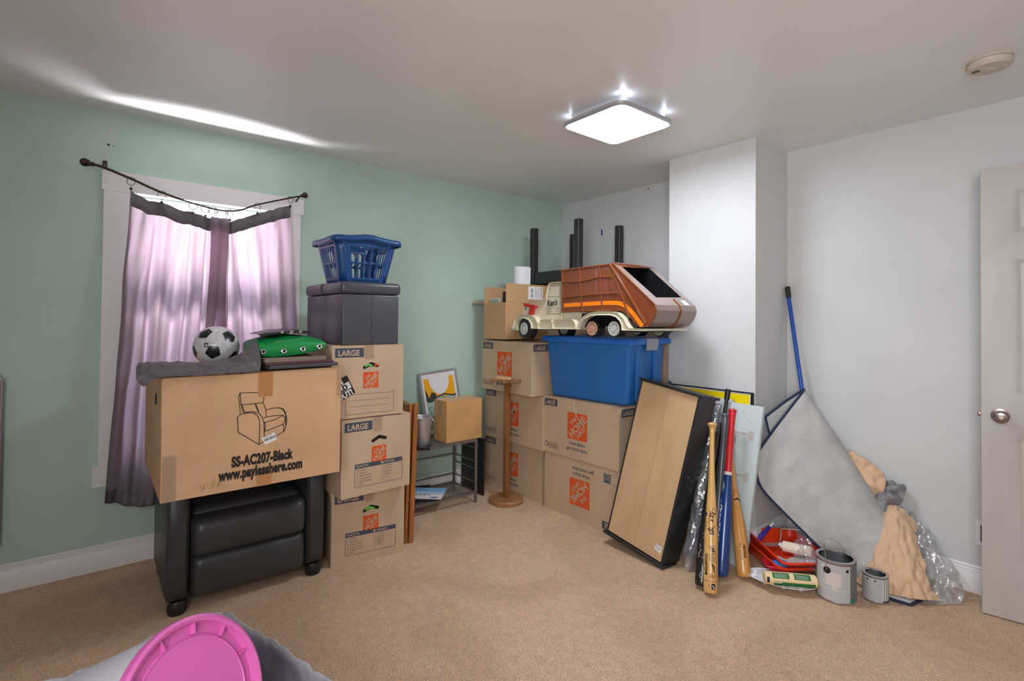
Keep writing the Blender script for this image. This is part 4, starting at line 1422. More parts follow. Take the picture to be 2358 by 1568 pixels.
bb = MB().box((0, 0, 0), (0.285, 0.014, 0.418), bevel=0.001, seg=1).build('leaning_board', mat('black_brown_board', (30, 25, 25), 0.5))
bb.matrix_world = XF((0.012, 2.262, 0.0), 1.5, -1)
tag(bb, 'black board standing on the carpet at the right end of the metal rack', 'board')

pf = thing('picture_frame', 'empty black picture frame lying on the lower tier of the metal rack', 'frame', XF((0.20, 1.78, 0.0845), -22))
mb = MB()
for a, b in (((-0.15, -0.11, 0), (-0.132, 0.11, 0.016)), ((0.132, -0.11, 0), (0.15, 0.11, 0.016)), ((-0.132, -0.11, 0), (0.132, -0.092, 0.016)), ((-0.132, 0.092, 0), (0.132, 0.11, 0.016))):
    mb.box(a, b)
mb.build('frame', BLACKP, pf)
br = MB()
br.box((-0.11, -0.145, 0), (0.11, 0.145, 0.003), mi=0)
F = Face(br, (-0.11, -0.145, 0.003), (0, 1, 0), (-1, 0, 0), (0, 0, 1))
F = Face(br, (0.11, -0.145, 0.003), (0, 1, 0), (-1, 0, 0), (0, 0, 1))
F.rect(0.0, 0.09, 0.29, 0.22, 1)
F.rect(0.0, 0.14, 0.29, 0.22, 2, 2)
F.disc(0.235, 0.025, 0.028, 3, 2, rb=0.013)
F.rect(0.215, 0.022, 0.255, 0.028, 0, 3)
for i in range(5):
    F.line([(0.06 + i * 0.03, 0.07), (0.07 + i * 0.03, 0.085), (0.08 + i * 0.03, 0.065)], 0.006, 4, 2)
o = br.build('brochure', [PAPER, mat('print_skyblue', (176, 208, 232), 0.4), mat('print_blue', (128, 178, 222), 0.4), mat('print_navy', (28, 58, 148), 0.4), mat('print_steel', (90, 120, 160), 0.4)])
o.matrix_world = XF((0.245, 1.80, 0.1015), -42)
tag(o, 'white and pale blue brochure lying over the black frame on the lower tier', 'brochure')

# ------------------------------------------------------------------ round wooden stand
ACAC = wood('acacia_wood', (118, 74, 42), (186, 138, 88), 5, (1, 0.25, 1), 0.35, 0.4)
ACAP = wood('acacia_post', (104, 60, 32), (170, 112, 60), 6, (1, 1, 0.06), 0.35, 0.5)
ws = thing('wooden_stand', 'tall acacia wood stand with round base and lobed rack on top', 'stand', XF((0.492, 2.335, 0.0), 8))
MB().lathe([(0.0, 0.0), (0.122, 0.0), (0.126, 0.004), (0.126, 0.026), (0.122, 0.031), (0.0, 0.031)], 56).build('base', ACAC, ws)
mb = MB().box((-0.0175, -0.0175, 0.031), (0.0175, 0.0175, 0.878), bevel=0.003, seg=2)
mb.build('post', ACAP, ws)
mb = MB().box((-0.0225, -0.006, 0.40), (-0.0176, 0.006, 0.74), bevel=0.001, seg=1)
mb.build('spline', ACAP, ws)
mb = MB()
N = 120
poly = []
for i in range(N):
    a = 2 * pi * i / N
    r = 0.098 + 0.034 * (0.5 + 0.5 * cos(6 * a)) ** 0.7
    poly.append((r * cos(a), r * sin(a)))
mb.add([(x, y, 0.868) for x, y in poly] + [(x, y, 0.886) for x, y in poly], [(i, (i + 1) % N, N + (i + 1) % N, N + i) for i in range(N)] + [list(range(N))[::-1], list(range(N, 2 * N))])
mb.build('lobed_top', ACAC, ws)
MB().box((-0.05, -0.06, 0.8865), (0.075, -0.042, 0.902), bevel=0.001, seg=1).build('cross_block', mat('pale_wood_block', (226, 192, 140), 0.5), ws)

# ------------------------------------------------------------------ open carton with contents
OC = thing('open_carton', 'open brown carton with raised flaps and a shipping label, left of the toy truck', 'box', XF((0.185, 2.345, 1.1665), 0))
ow, od, oh = 0.268, 0.42, 0.272
KR = [mat('carton_kraft_plain', (192, 154, 112), 0.75, var=0.04, vscale=5, bump=0.1, bscale=25, bdist=0.003), PAPER, BLACKINK]
mb = MB()
t = 0.004
mb.box((0, 0, 0), (ow, t, oh)).box((ow - t, t, 0), (ow, od, oh)).box((0, t, 0), (t, od, oh)).box((t, od - t, 0), (ow - t, od, oh)).box((t, t, 0), (ow - t, od - t, t))
mb.build('carton', KR, OC)
mb = MB().box((ow - 0.002, 0.002, oh + 0.001), (ow + 0.002, od - 0.01, oh + 0.142))
F = Face(mb, (ow + 0.002, 0, oh), (0, 1, 0), (0, 0, 1), (1, 0, 0))
F.rect(0.215, 0.030, 0.365, 0.128, 1)
for k in range(2):
    z_ = 0.044 + k * 0.038
    for j in range(9):
        F.rect(0.245, z_ + j * 0.0034, 0.262, z_ + j * 0.0034 + 0.0018, 2, 2)
F.ring(0.348, 0.112, 0.007, 0.003, 2, 2, n=14)
F.text('Commerce', 0.344, 0.100, 0.016, 2, -90, 0.0002, sx=0.72)
for k in range(5):
    F.rect(0.285 + k * 0.010, 0.045, 0.2865 + k * 0.010, 0.118, 2, 2)
mb.build('side_flap', KR, OC, label='raised flap with a white shipping label')
mb = MB()
mb.box((-0.205, 0.01, oh - 0.003), (-0.002, od - 0.01, oh + 0.002), M=Matrix.Rotation(radians(0.5), 4, 'Y'))
mb.build('side_flap', KR, OC)
mb = MB().box((-0.002, 0.004, oh + 0.003), (0.002, 0.30, oh + 0.125))
mb.build('end_flap', KR, OC)
mb = MB()
mb.box((0.001, -0.001, oh - 0.002), (ow - 0.004, 0.11, oh + 0.001), M=Matrix.Translation((0, 0, 0)))
mb.build('end_flap', KR, OC)
o = MB().box((0, 0, 0), (0.085, 0.03, 0.36), bevel=0.002).build('black_box', mat('matte_black_card', (36, 36, 38), 0.6))
o.matrix_world = XF((0.197, 2.52, 1.175), 3)
tag(o, 'flat black box standing upright inside the open carton', 'box')
mb = MB().box((0, 0, 0), (0.115, 0.02, 0.30), bevel=0.002).box((0.006, -0.001, 0.006), (0.109, 0.0, 0.294), mi=1)
o = mb.build('framed_photo', [PAPER, mat('frame_glass_green', (150, 172, 166), 0.15)])
o.matrix_world = XF((0.205, 2.385, 1.175), 2)
tag(o, 'small white-edged picture frame poking out of the open carton', 'frame')
pt_ = thing('paper_towel_roll', 'white paper towel roll standing in the open carton', 'paper roll', XF((0.325, 2.60, 1.480)))
TW = mat('paper_towel', (236, 237, 242), 0.8, bump=0.2, bscale=90, bdist=0.002)
MB().lathe([(0.02, 0.0), (0.060, 0.0), (0.060, 0.245), (0.02, 0.245), (0.02, 0.0)], 40).build('roll', TW, pt_)
mb = MB()
mb.grid([[(0.0605 * cos(a), 0.0605 * sin(a), z) for z in (0.0, 0.12, 0.245)] for a in [radians(-60 + 8 * i) for i in range(8)]] + [[(0.066, 0.035 + 0.002 * z * 10, z) for z in (0.02, 0.12, 0.24)]])
mb.build('loose_sheet', TW, pt_)
o = MB().box((-0.085, -0.072, 0), (0.085, 0.072, 0.300), bevel=0.002).build('inner_box', mat('plain_white_box', (214, 214, 214), 0.6))
o.matrix_world = XF((0.335, 2.625, 1.1775))
tag(o, 'pale box inside the open carton under the paper towel roll', 'box')

# ------------------------------------------------------------------ upturned black table
TBL = mat('black_brown_table', (46, 45, 45), 0.4, var=0.1, vscale=12, stretch=(1, 1, 0.2))
tb = thing('upturned_table', 'black square-legged table standing upside down on the back row of boxes', 'table', XF((0.190, 2.805, 1.6035), -2.8))
TWd, TD_ = 0.578, 0.494
MB().box((-0.03, -0.02, 0.0), (TWd + 0.03, TD_ + 0.02, 0.018), bevel=0.002, seg=1).build('tabletop', TBL, tb)
for i, (x, y) in enumerate(((0, 0), (TWd - 0.050, 0), (0.0, TD_ - 0.050), (TWd - 0.050, TD_ - 0.050))):
    MB().box((x, y, 0.018), (x + 0.050, y + 0.050, 0.466), bevel=0.0025, seg=1).build('leg', TBL, tb)
for a, b in (((0.055, 0.01, 0.018), (TWd - 0.050, 0.03, 0.098)), ((0.055, TD_ - 0.03, 0.018), (TWd - 0.050, TD_ - 0.01, 0.098)), ((0.01, 0.055, 0.018), (0.03, TD_ - 0.050, 0.098)), ((TWd - 0.03, 0.055, 0.018), (TWd - 0.01, TD_ - 0.050, 0.098))):
    MB().box(a, b, bevel=0.002, seg=1).build('apron', TBL, tb)

# ------------------------------------------------------------------ blue tote
TOT = mat('tote_blue', (44, 112, 186), 0.38, spec=0.4)
TOL = mat('tote_lid_blue', (44, 116, 214), 0.35)
tt = thing('storage_tote', 'large blue plastic storage tote with lid and grey latch, under the toy truck', 'tote', XF((0.741, 2.487, 0.7855), 3.0))
mb = MB()
def tote_sec(w_, d_, r, z, inset=0.0):
    return [(x + 0.35, y + 0.20, z) for x, y in rrect(w_ - inset, d_ - inset, r, 6)]
mb.grid([tote_sec(0.60, 0.33, 0.03, 0.0), tote_sec(0.635, 0.352, 0.035, 0.006), tote_sec(0.645, 0.36, 0.035, 0.02), tote_sec(0.665, 0.372, 0.035, 0.10), tote_sec(0.71, 0.40, 0.035, 0.375), tote_sec(0.715, 0.405, 0.035, 0.385)], wrap=True)
s0 = tote_sec(0.60, 0.33, 0.03, 0.0)
mb.add(s0, [list(range(len(s0)))])
mb.build('body', TOT, tt, sharp=60)
mb = MB()
for x in (0.10, 0.55):
    mb.box((x, 0.0 - 0.004, 0.345), (x + 0.012, 0.012, 0.39))
mb.box((0.695, 0.06, 0.03), (0.712, 0.15, 0.385), bevel=0.006).box((0.695, 0.25, 0.03), (0.712, 0.34, 0.385), bevel=0.006)
mb.build('ribs', TOT, tt)
mb = MB()
mb.grid([tote_sec(0.765, 0.455, 0.02, 0.380), tote_sec(0.762, 0.452, 0.022, 0.410), tote_sec(0.750, 0.440, 0.022, 0.416), tote_sec(0.70, 0.39, 0.022, 0.416), tote_sec(0.69, 0.38, 0.022, 0.410)], wrap=True)
s1 = tote_sec(0.69, 0.38, 0.022, 0.410)
mb.add(s1, [list(range(len(s1)))])
s2_ = tote_sec(0.765, 0.455, 0.02, 0.380)
mb.add(s2_, [list(range(len(s2_)))])
mb.build('lid', TOL, tt, sharp=50)
mb = MB().prism([(0, 0), (0.004, 0), (0.012, 0.045), (0.012, 0.072), (-0.012, 0.076), (-0.012, 0.070), (0.004, 0.066)], 0, 0.12)
lt_ = mb.build('latch', mat('latch_grey', (168, 174, 180), 0.35), tt)
lt_.matrix_local = XF((0.728, 0.135, 0.342))

# ------------------------------------------------------------------ toy garbage truck
CRM = mat('truck_cream', (214, 207, 182), 0.22, coat=0.4)
BRN = mat('truck_brown', (126, 66, 36), 0.2, coat=0.5)
GBR = mat('truck_grey_brown', (140, 120, 112), 0.25, coat=0.4)
TRB = mat('truck_black', (22, 22, 24), 0.4)
TORG = mat('truck_orange', (255, 136, 22), 0.3, coat=0.3)
tk = thing('toy_garbage_truck', 'large brown and cream toy garbage truck with orange stripe, on the blue tote', 'toy truck', XF((0, 2.36, 0)))
YD = 0.40
def rprism(poly, d0, d1, name, m, r=0.012, mi=0, extra=None, steps=3):
    """side profile extruded in y with rounded near and far edges"""
    cx = sum(p[0] for p in poly) / len(poly)
    cz = sum(p[1] for p in poly) / len(poly)
    k = len(poly)
    def inset(dist):
        out = []
        for i in range(k):
            a, b, c = Vector(poly[i - 1]), Vector(poly[i]), Vector(poly[(i + 1) % k])
            e1 = (b - a).normalized() if (b - a).length > 1e-9 else Vector((1, 0))
            e2 = (c - b).normalized() if (c - b).length > 1e-9 else e1
            n1, n2 = Vector((-e1.y, e1.x)), Vector((-e2.y, e2.x))
            n = (n1 + n2)
            n = n.normalized() if n.length > 1e-6 else n1
            out.append(b + n * dist * sgn)
        return out
    area = sum(poly[i - 1][0] * poly[i][1] - poly[i][0] * poly[i - 1][1] for i in range(k))
    sgn = 1 if area > 0 else -1
    rows_ = []
    for i in range(steps + 1):
        a = pi / 2 * i / steps
        rows_.append([(p.x, d0 + r * (1 - sin(a)), p.y) for p in inset(r * (1 - cos(a)) if False else r * cos(a) * 0.8)])
    for i in range(steps, -1, -1):
        a = pi / 2 * i / steps
        rows_.append([(p.x, d1 - r * (1 - sin(a)), p.y) for p in inset(r * cos(a) * 0.8)])
    mb = MB()
    mb.grid(rows_, wrap=True)
    mb.add(rows_[0], [list(range(k))])
    mb.add(rows_[-1], [list(range(k))])
    if extra:
        extra(mb)
    return mb.build(name, m, tk, sharp=50)
cab = [(0.634, 1.300), (0.634, 1.418), (0.648, 1.430), (0.700, 1.443), (0.780, 1.449), (0.860, 1.452), (0.868, 1.470), (0.884, 1.535), (0.896, 1.556), (0.915, 1.563), (1.012, 1.563), (1.018, 1.300)]
def cab_prints(mb):
    F = Face(mb, (0, 0, 0), (1, 0, 0), (0, 0, 1), (0, -1, 0))
    F.line([(0.884, 1.352), (0.890, 1.46), (0.904, 1.548), (0.910, 1.552), (1.010, 1.550), (1.010, 1.352)], 0.0025, 1, 1, True)
    F.line([(0.897, 1.466), (0.912, 1.538), (1.002, 1.538), (1.002, 1.462)], 0.0022, 1, 1, True)
    F.text("Ken's", 0.884, 1.402, 0.054, 1, 6, 0.0016, sx=0.78, shear=0.35)
    F.frame(0.897, 1.365, 0.915, 1.392, 0.002, 1)
    F.frame(0.972, 1.368, 0.995, 1.390, 0.002, 1)
    F.ring(0.815, 1.408, 0.018, 0.0018, 1, rb=0.012)
    F.text('RX', 0.648, 1.404, 0.020, 1, 0, 0.0012, sx=0.9)
    F.text('XC', 0.648, 1.384, 0.020, 1, 0, 0.0012, sx=0.9)
rprism(cab, 0.0, 0.34, 'cab', [CRM, BLACKINK], 0.014, extra=cab_prints)
rprism([(0.62, 1.252), (0.62, 1.34), (1.00, 1.364), (1.22, 1.364), (1.22, 1.252)], 0.025, 0.36, 'chassis', CRM, 0.01)
fender = [(0.560, 1.252), (0.572, 1.300), (0.596, 1.330), (0.640, 1.347), (0.700, 1.351), (0.755, 1.345), (0.800, 1.322), (0.826, 1.290), (0.834, 1.252), (0.760, 1.252), (0.755, 1.283), (0.728, 1.312), (0.680, 1.323), (0.632, 1.313), (0.606, 1.285), (0.602, 1.252)]
rprism(fender, -0.035, 0.375, 'front_fender', CRM, 0.014)
rprism([(0.543, 1.240), (0.543, 1.270), (0.560, 1.270), (0.606, 1.262), (0.606, 1.236)], -0.03, 0.37, 'bumper', CRM, 0.006)
rprism([(0.809, 1.250), (0.812, 1.276), (0.838, 1.283), (0.846, 1.314), (0.955, 1.314), (0.966, 1.252)], -0.03, 0.02, 'step', CRM, 0.008)
rprism([(0.968, 1.254), (0.968, 1.300), (0.985, 1.316), (1.140, 1.318), (1.165, 1.303), (1.175, 1.282), (1.175, 1.256)], -0.035, 0.06, 'fuel_tank', CRM, 0.016)
arch = [(1.182, 1.262), (1.205, 1.303), (1.244, 1.337), (1.296, 1.357), (1.359, 1.365), (1.461, 1.364), (1.508, 1.355), (1.548, 1.323), (1.573, 1.284), (1.590, 1.268), (1.70, 1.268), (1.70, 1.256), (1.538, 1.256), (1.536, 1.283), (1.523, 1.308), (1.496, 1.331), (1.455, 1.342), (1.359, 1.343), (1.302, 1.338), (1.251, 1.320), (1.224, 1.291), (1.209, 1.262)]
rprism(arch, -0.035, 0.38, 'rear_fender', CRM, 0.010)
mb = MB()
pl_ = [(1.215, 1.268), (1.25, 1.318), (1.302, 1.338), (1.455, 1.342), (1.497, 1.330), (1.536, 1.283), (1.536, 1.25), (1.60, 1.245), (1.62, 1.262), (1.60, 1.30), (1.5, 1.345), (1.19, 1.355), (1.18, 1.262)]
mb.prism(pl_, 0.01, 0.36)
mb.build('undercarriage', TRB, tk)
HUBM = mat('hub_pale', (190, 198, 188), 0.5)
HUBR = mat('hub_painted_red', (196, 160, 140), 0.5, rgb2=(192, 132, 112), vscale=30)
def wheel(x, z, R, r, hubm, y0=-0.02, w_=0.07, steer=0):
    M = Matrix.Translation((x, y0, z)) @ Matrix.Rotation(radians(steer), 4, 'Z') @ Matrix.Rotation(radians(90), 4, 'X')
    t_ = MB().lathe([(0.0, -w_), (R - 0.008, -w_), (R, -w_ + 0.008), (R, -0.010), (R - 0.004, -0.003), (R - 0.014, 0.0), (r + 0.004, 0.001), (r, -0.002)], 40, M=M)
    o = t_.build('wheel', TRB, tk)
    h_ = MB().lathe([(r, -0.003), (r, 0.003), (r - 0.004, 0.005), (r - 0.008, 0.0035), (r * 0.38, 0.0035), (r * 0.34, 0.007), (r * 0.16, 0.007), (0.0, 0.006)], 36, M=M)
    for i in range(10):
        a = 2 * pi * i / 10
        c = Vector((r * 0.66 * cos(a), r * 0.66 * sin(a), 0.0042))
        h_.add([M @ (c + Vector((0.0028 * cos(b), 0.0028 * sin(b), 0))) for b in [2 * pi * j / 8 for j in range(8)]], [list(range(8))], 1)
    h = h_.build('hub', [hubm, BLACKINK], o)
    return o
wheel(0.679, 1.250, 0.073, 0.043, HUBM, -0.028, steer=-6)
wheel(1.295, 1.262, 0.052, 0.043, HUBR, -0.012)
wheel(1.464, 1.264, 0.050, 0.043, HUBM, -0.012)
wheel(0.679, 1.248, 0.068, 0.042, HUBM, 0.36, steer=0)
for x in (1.295, 1.464):
    wheel(x, 1.262, 0.052, 0.043, HUBM, 0.42)
# brown body shell with sloping tail; tail panel has a real opening
body = [(1.013, 1.636), (1.027, 1.641), (1.24, 1.644), (1.426, 1.646), (1.441, 1.647), (1.734, 1.400), (1.744, 1.370), (1.734, 1.335), (1.714, 1.305), (1.688, 1.283), (1.662, 1.274), (1.630, 1.277), (1.598, 1.300), (1.570, 1.331), (1.542, 1.352), (1.507, 1.366), (1.431, 1.369), (1.308, 1.367), (1.198, 1.362), (1.020, 1.361)]
mb = MB()
k = len(body)
near = [(x, 0.0, z) for x, z in body]
mb.add(near, [list(range(k))], 0)
mb.add([(x, YD, z) for x, z in body], [list(range(k))], 0)
for i in range(k):
    a, b = body[i], body[(i + 1) % k]
    if i == 4:
        continue
    mi = 0 if i < 4 or i > 9 else 1
    mb.add([(a[0], 0, a[1]), (b[0], 0, b[1]), (b[0], YD, b[1]), (a[0], YD, a[1])], [(0, 1, 2, 3)], mi, 5 <= i <= 12)
# slope with the hopper opening
P0, P1 = Vector((1.441, 0, 1.647)), Vector((1.734, 0, 1.400))
dv = (P1 - P0)
LS = dv.length
dv.normalize()
nv_ = Vector((dv.z, 0, -dv.x)) * -1
def sp(s_, w_, lift=0.0):
    return P0 + dv * s_ + Vector((0, w_, 0)) + nv_ * lift
out = [sp(0, 0), sp(0, YD), sp(LS, YD), sp(LS, 0)]
inn = [sp(0.028, 0.060), sp(0.008, 0.345), sp(0.302, 0.352), sp(0.317, 0.085)]
for i in range(4):
    mb.add([out[i], out[(i + 1) % 4], inn[(i + 1) % 4], inn[i]], [(0, 1, 2, 3)], 1 if i != 0 else 0)
dep = [p + Vector((-0.16, 0, -0.10)) for p in inn]
dep[0].x, dep[1].x = 1.30, 1.30
for i in range(4):
    mb.add([inn[i], inn[(i + 1) % 4], dep[(i + 1) % 4], dep[i]], [(0, 1, 2, 3)], 2)
mb.add(dep, [(0, 1, 2, 3)], 2)
mb.build('body', [BRN, GBR, mat('hopper_black', (20, 20, 22), 0.35, bump=0.5, bscale=40, bdist=0.004)], tk, sharp=25)
# raised ribs
mb = MB()
def rib(a, b, r=0.006, n=8):
    mb.tube([(a[0], -0.001, a[1]), (b[0], -0.001, b[1])], r, n, squash=1.0)
for a, b in (((1.024, 1.632), (1.038, 1.368)), ((1.178, 1.638), (1.203, 1.368)), ((1.342, 1.640), (1.366, 1.372)),
             ((1.028, 1.559), (1.189, 1.553)), ((1.189, 1.553), (1.344, 1.571)), ((1.344, 1.571), (1.440, 1.568)), ((1.037, 1.457), (1.197, 1.464)), ((1.197, 1.464), (1.364, 1.469)), ((1.364, 1.469), (1.486, 1.470)),
             ((1.014, 1.634), (1.426, 1.642)), ((1.447, 1.590), (1.566, 1.335)), ((1.024, 1.366), (1.43, 1.372))):
    rib(a, b)
rib((1.424, 1.640), (1.680, 1.298), 0.0075)
mb.build('side_ribs', BRN, tk)
mb = MB()
mb.tube([sp(0.0, 0.0), sp(LS, 0.0), (1.745, 0, 1.370), (1.735, 0, 1.335), (1.714, 0, 1.305), (1.686, 0, 1.282)], 0.005, 8)
rp_ = [sp(LS - 0.055, 0.235, 0.001)] + [(x + 0.001, 0.235, z - 0.001) for x, z in body[5:12]]
mb.build('tail_trim', BRN, tk)
MB().tube(rp_, 0.006, 8).build('tail_rib', BRN, tk)
mb = MB()
mb.tube([sp(0.0, 0.01), sp(-0.002, 0.2, 0.004), sp(0.0, YD - 0.01)], 0.007, 8)
mb.build('roof_edge', BRN, tk)
st = [(1.030, 1.406), (1.191, 1.411), (1.371, 1.415), (1.470, 1.414), (1.513, 1.405), (1.547, 1.388), (1.586, 1.357), (1.625, 1.316), (1.655, 1.282)]
sc_ = catmull([(x, 0, z) for x, z in st], 40)
rows_ = []
for i, p in enumerate(sc_):
    a = sc_[max(0, i - 1)]
    b = sc_[min(39, i + 1)]
    t_ = (b - a).normalized()
    n_ = Vector((-t_.z, 0, t_.x))
    rows_.append([p + n_ * 0.0125 + Vector((0, -0.0012, 0)), p - n_ * 0.0125 + Vector((0, -0.0012, 0))])
mb = MB().grid(rows_)
mb.build('orange_stripe', TORG, tk)
MB().add([sp(0.335, 0.29, 0.002), sp(0.335, 0.345, 0.002), sp(0.381, 0.345, 0.002), sp(0.381, 0.29, 0.002)], [(0, 1, 2, 3)]).build('sticker', PAPER, tk)
red = thing('red_clamp', 'small red plastic clamp lying against the hood of the toy truck', 'clamp', XF((0, 2.325, 0)))
mb = MB().prism([(0.677, 1.429), (0.797, 1.406), (0.789, 1.388), (0.769, 1.392), (0.753, 1.345), (0.730, 1.350), (0.742, 1.396), (0.680, 1.410)], 0.0, 0.030)
mb.build('grip', mat('red_plastic', (196, 38, 34), 0.35), red)
MB().box((0.680, -0.003, 1.405), (0.798, 0.0, 1.414), M=Matrix.Identity(4)).build('edge', mat('red_plastic', (196, 38, 34), 0.35), red).matrix_local = Matrix.Identity(4)

# ------------------------------------------------------------------ black cabinet with fibreboard back, leaning
BSH = mat('black_laminate', (38, 39, 41), 0.42, bump=0.06, bscale=500, bdist=0.001)
FIB = mat('fibreboard_back', (200, 166, 128), 0.6, var=0.05, vscale=12, stretch=(1, 1, 0.25))
def rotm(a, b, c):
    return Matrix.Rotation(radians(a), 4, 'Z') @ Matrix.Rotation(radians(b), 4, 'X') @ Matrix.Rotation(radians(c), 4, 'Y')
cbn = thing('leaning_cabinet', 'low black cabinet tipped on end with tan fibreboard back, leaning on the moving boxes', 'cabinet', Matrix.Translation((1.404, 2.367, 0.076)) @ rotm(-0.5, -10, 7.9))
cw, cd, ch = 0.388, 0.155, 0.905
MB().box((0.006, 0.004, 0.006), (cw / 2 - 0.0008, 0.008, ch), bevel=0.0005, seg=1).build('back_panel', FIB, cbn)
mb = MB().box((cw / 2 + 0.0008, 0.004, 0.006), (cw - 0.006, 0.008, ch), bevel=0.0005, seg=1)
F = Face(mb, (0, 0.004, 0), (1, 0, 0), (0, 0, 1), (0, -1, 0))
F.poly([(0.325, 0.052), (0.365, 0.046), (0.367, 0.080), (0.327, 0.086)], 1)
F.ring(0.334, 0.074, 0.005, 0.0015, 2, 2, n=12)
F.rect(0.342, 0.070, 0.362, 0.072, 2, 2)
F.rect(0.332, 0.060, 0.358, 0.062, 2, 2)
mb.build('back_panel', [FIB, PAPER, BLACKINK], cbn)
MB().box((0.0, 0.0, 0.0), (0.008, cd, ch), bevel=0.001, seg=1).build('side_panel', BSH, cbn)
MB().box((cw - 0.008, 0.0, 0.0), (cw + 0.006, cd, ch), bevel=0.001, seg=1).build('side_panel', BSH, cbn)
MB().box((-0.010, -0.012, ch), (cw + 0.022, cd + 0.012, ch + 0.016), bevel=0.002, seg=1).build('end_board', BSH, cbn)
MB().box((-0.016, -0.014, -0.016), (cw + 0.020, cd + 0.012, 0.0), bevel=0.004, seg=2).build('end_board', BSH, cbn)
MB().box((0.010, 0.02, 0.45), (cw - 0.010, cd, 0.462)).build('shelf', BSH, cbn)
for x, z in ((0.055, 0.47), (0.10, 0.455)):
    MB().lathe([(0.003, 0), (0.002, 0.0008)], 10, M=Matrix.Translation((cw + 0.006, x, z)) @ Matrix.Rotation(radians(90), 4, 'Y'), cap1=True).build('peg_hole', PAPER, cbn)

# yellow framed picture against the column
yp = thing('yellow_picture', 'black-framed bright yellow picture leaning on the white column behind the bats', 'picture', XF((1.446, 2.842, 0.005), 0, -6.0))
YW, YH = 0.548, 0.905
mb = MB()
for a, b in (((0, 0, 0), (0.014, 0.02, YH)), ((YW - 0.014, 0, 0), (YW, 0.02, YH)), ((0.014, 0, 0), (YW - 0.014, 0.02, 0.010)), ((0.014, 0, YH - 0.008), (YW - 0.014, 0.02, YH))):
    mb.box(a, b)
mb.build('frame', BLACKP, yp)
mb = MB().box((0.012, 0.006, 0.008), (YW - 0.012, 0.010, YH - 0.006))
F = Face(mb, (0, 0.006, 0), (1, 0, 0), (0, 0, 1), (0, -1, 0))
F.rect(0.020, 0.02, YW - 0.022, YH - 0.016, 1)
F.disc(0.392, YH - 0.155, 0.085, 0, 2, rb=0.11)
F.disc(0.388, YH - 0.157, 0.066, 2, 3, rb=0.090)
mb.build('print', [PAPER, mat('print_yellow', (238, 214, 14), 0.35), mat('print_violetgrey', (96, 90, 104), 0.4)], yp)

# pale green carton panel
mp_ = thing('pale_panel', 'flat pale mint panel with red arrow sticker, leaning behind the red and blue bat', 'panel', XF((1.735, 2.690, 0.004), 2.5, -13.2, 1.2))
mb = MB().box((0, 0, 0), (0.325, 0.028, 0.865), bevel=0.002, seg=1)
F = Face(mb, (0, 0, 0), (1, 0, 0), (0, 0, 1), (0, -1, 0))
F.frame(0.158, 0.725, 0.172, 0.785, 0.003, 1)
F.frame(0.150, 0.640, 0.190, 0.668, 0.003, 1)
F.poly([(0.155, 0.645), (0.155, 0.664), (0.186, 0.655)], 2, 2)
for z_ in (0.695, 0.465):
    F.rect(0.10, z_, 0.27, z_ + 0.012, 3)
    F.rect(0.265, z_ - 0.025, 0.292, z_ + 0.025, 3, 2)
F.line([(0.21, 0.82), (0.27, 0.76)], 0.0015, 4)
mb.build('panel', [mat('mint_board', (196, 210, 212), 0.5), mat('label_green', (70, 96, 80), 0.5), mat('label_red', (168, 34, 52), 0.5), mat('tape_mauve', (188, 182, 180), 0.4), mat('pencil_grey', (150, 160, 160), 0.5)], mp_)

# green and red slab between cabinet and bats
sl = thing('patterned_slab', 'dark sparkly slab with green and red corner glimpsed between cabinet and bats', 'panel', XF((1.665, 2.655, 0.004), 8, -13))
mb = MB().box((0, 0, 0), (0.26, 0.03, 0.74), bevel=0.004)
F = Face(mb, (0, 0, 0), (1, 0, 0), (0, 0, 1), (0, -1, 0))
F.poly([(0.10, 0.13), (0.17, 0.36), (0.17, 0.70), (0.06, 0.70), (0.06, 0.20)], 1)
F.poly([(0.10, 0.13), (0.12, 0.10), (0.20, 0.34), (0.20, 0.42), (0.17, 0.36)], 2)
mb.build('slab', [mat('glitter_plum', (64, 40, 44), 0.4, rgb2=(150, 120, 110), vscale=120), mat('olive_green', (70, 92, 20), 0.4), mat('brick_red', (130, 52, 34), 0.4)], sl)

# ------------------------------------------------------------------ bats
BATW = wood('ash_wood', (206, 158, 88), (230, 188, 118), 6, (3, 3, 0.25), 0.3, 0.5)
BATW2 = wood('maple_wood', (196, 134, 66), (222, 164, 92), 6, (3, 3, 0.25), 0.3, 0.5)
def bat_prof(L, rb=0.0325, rh=0.0122, knob=0.024):
    pts = [(0, 0.0), (0.0, rb * 0.70), (0.004, rb * 0.86), (0.012, rb * 0.97), (0.03, rb), (0.22 * L, rb), (0.32 * L, rb * 0.96), (0.42 * L, rb * 0.84), (0.52 * L, rb * 0.67), (0.62 * L, rb * 0.52), (0.72 * L, rh * 1.12), (0.84 * L, rh), (0.93 * L, rh * 1.04), (0.965 * L, rh * 1.25), (0.975 * L, knob * 0.80), (0.982 * L, knob), (0.990 * L, knob * 0.98), (0.997 * L, knob * 0.75), (L, knob * 0.45), (L, 0.0)]
    return pts
def bat_r(pts, z):
    for (z0, r0), (z1, r1) in zip(pts[1:-1], pts[2:]):
        if z0 <= z <= z1 and z1 > z0:
            return r0 + (r1 - r0) * (z - z0) / (z1 - z0)
    return pts[5][1]
CAMP = Vector((3.4123, 0, 1.306))
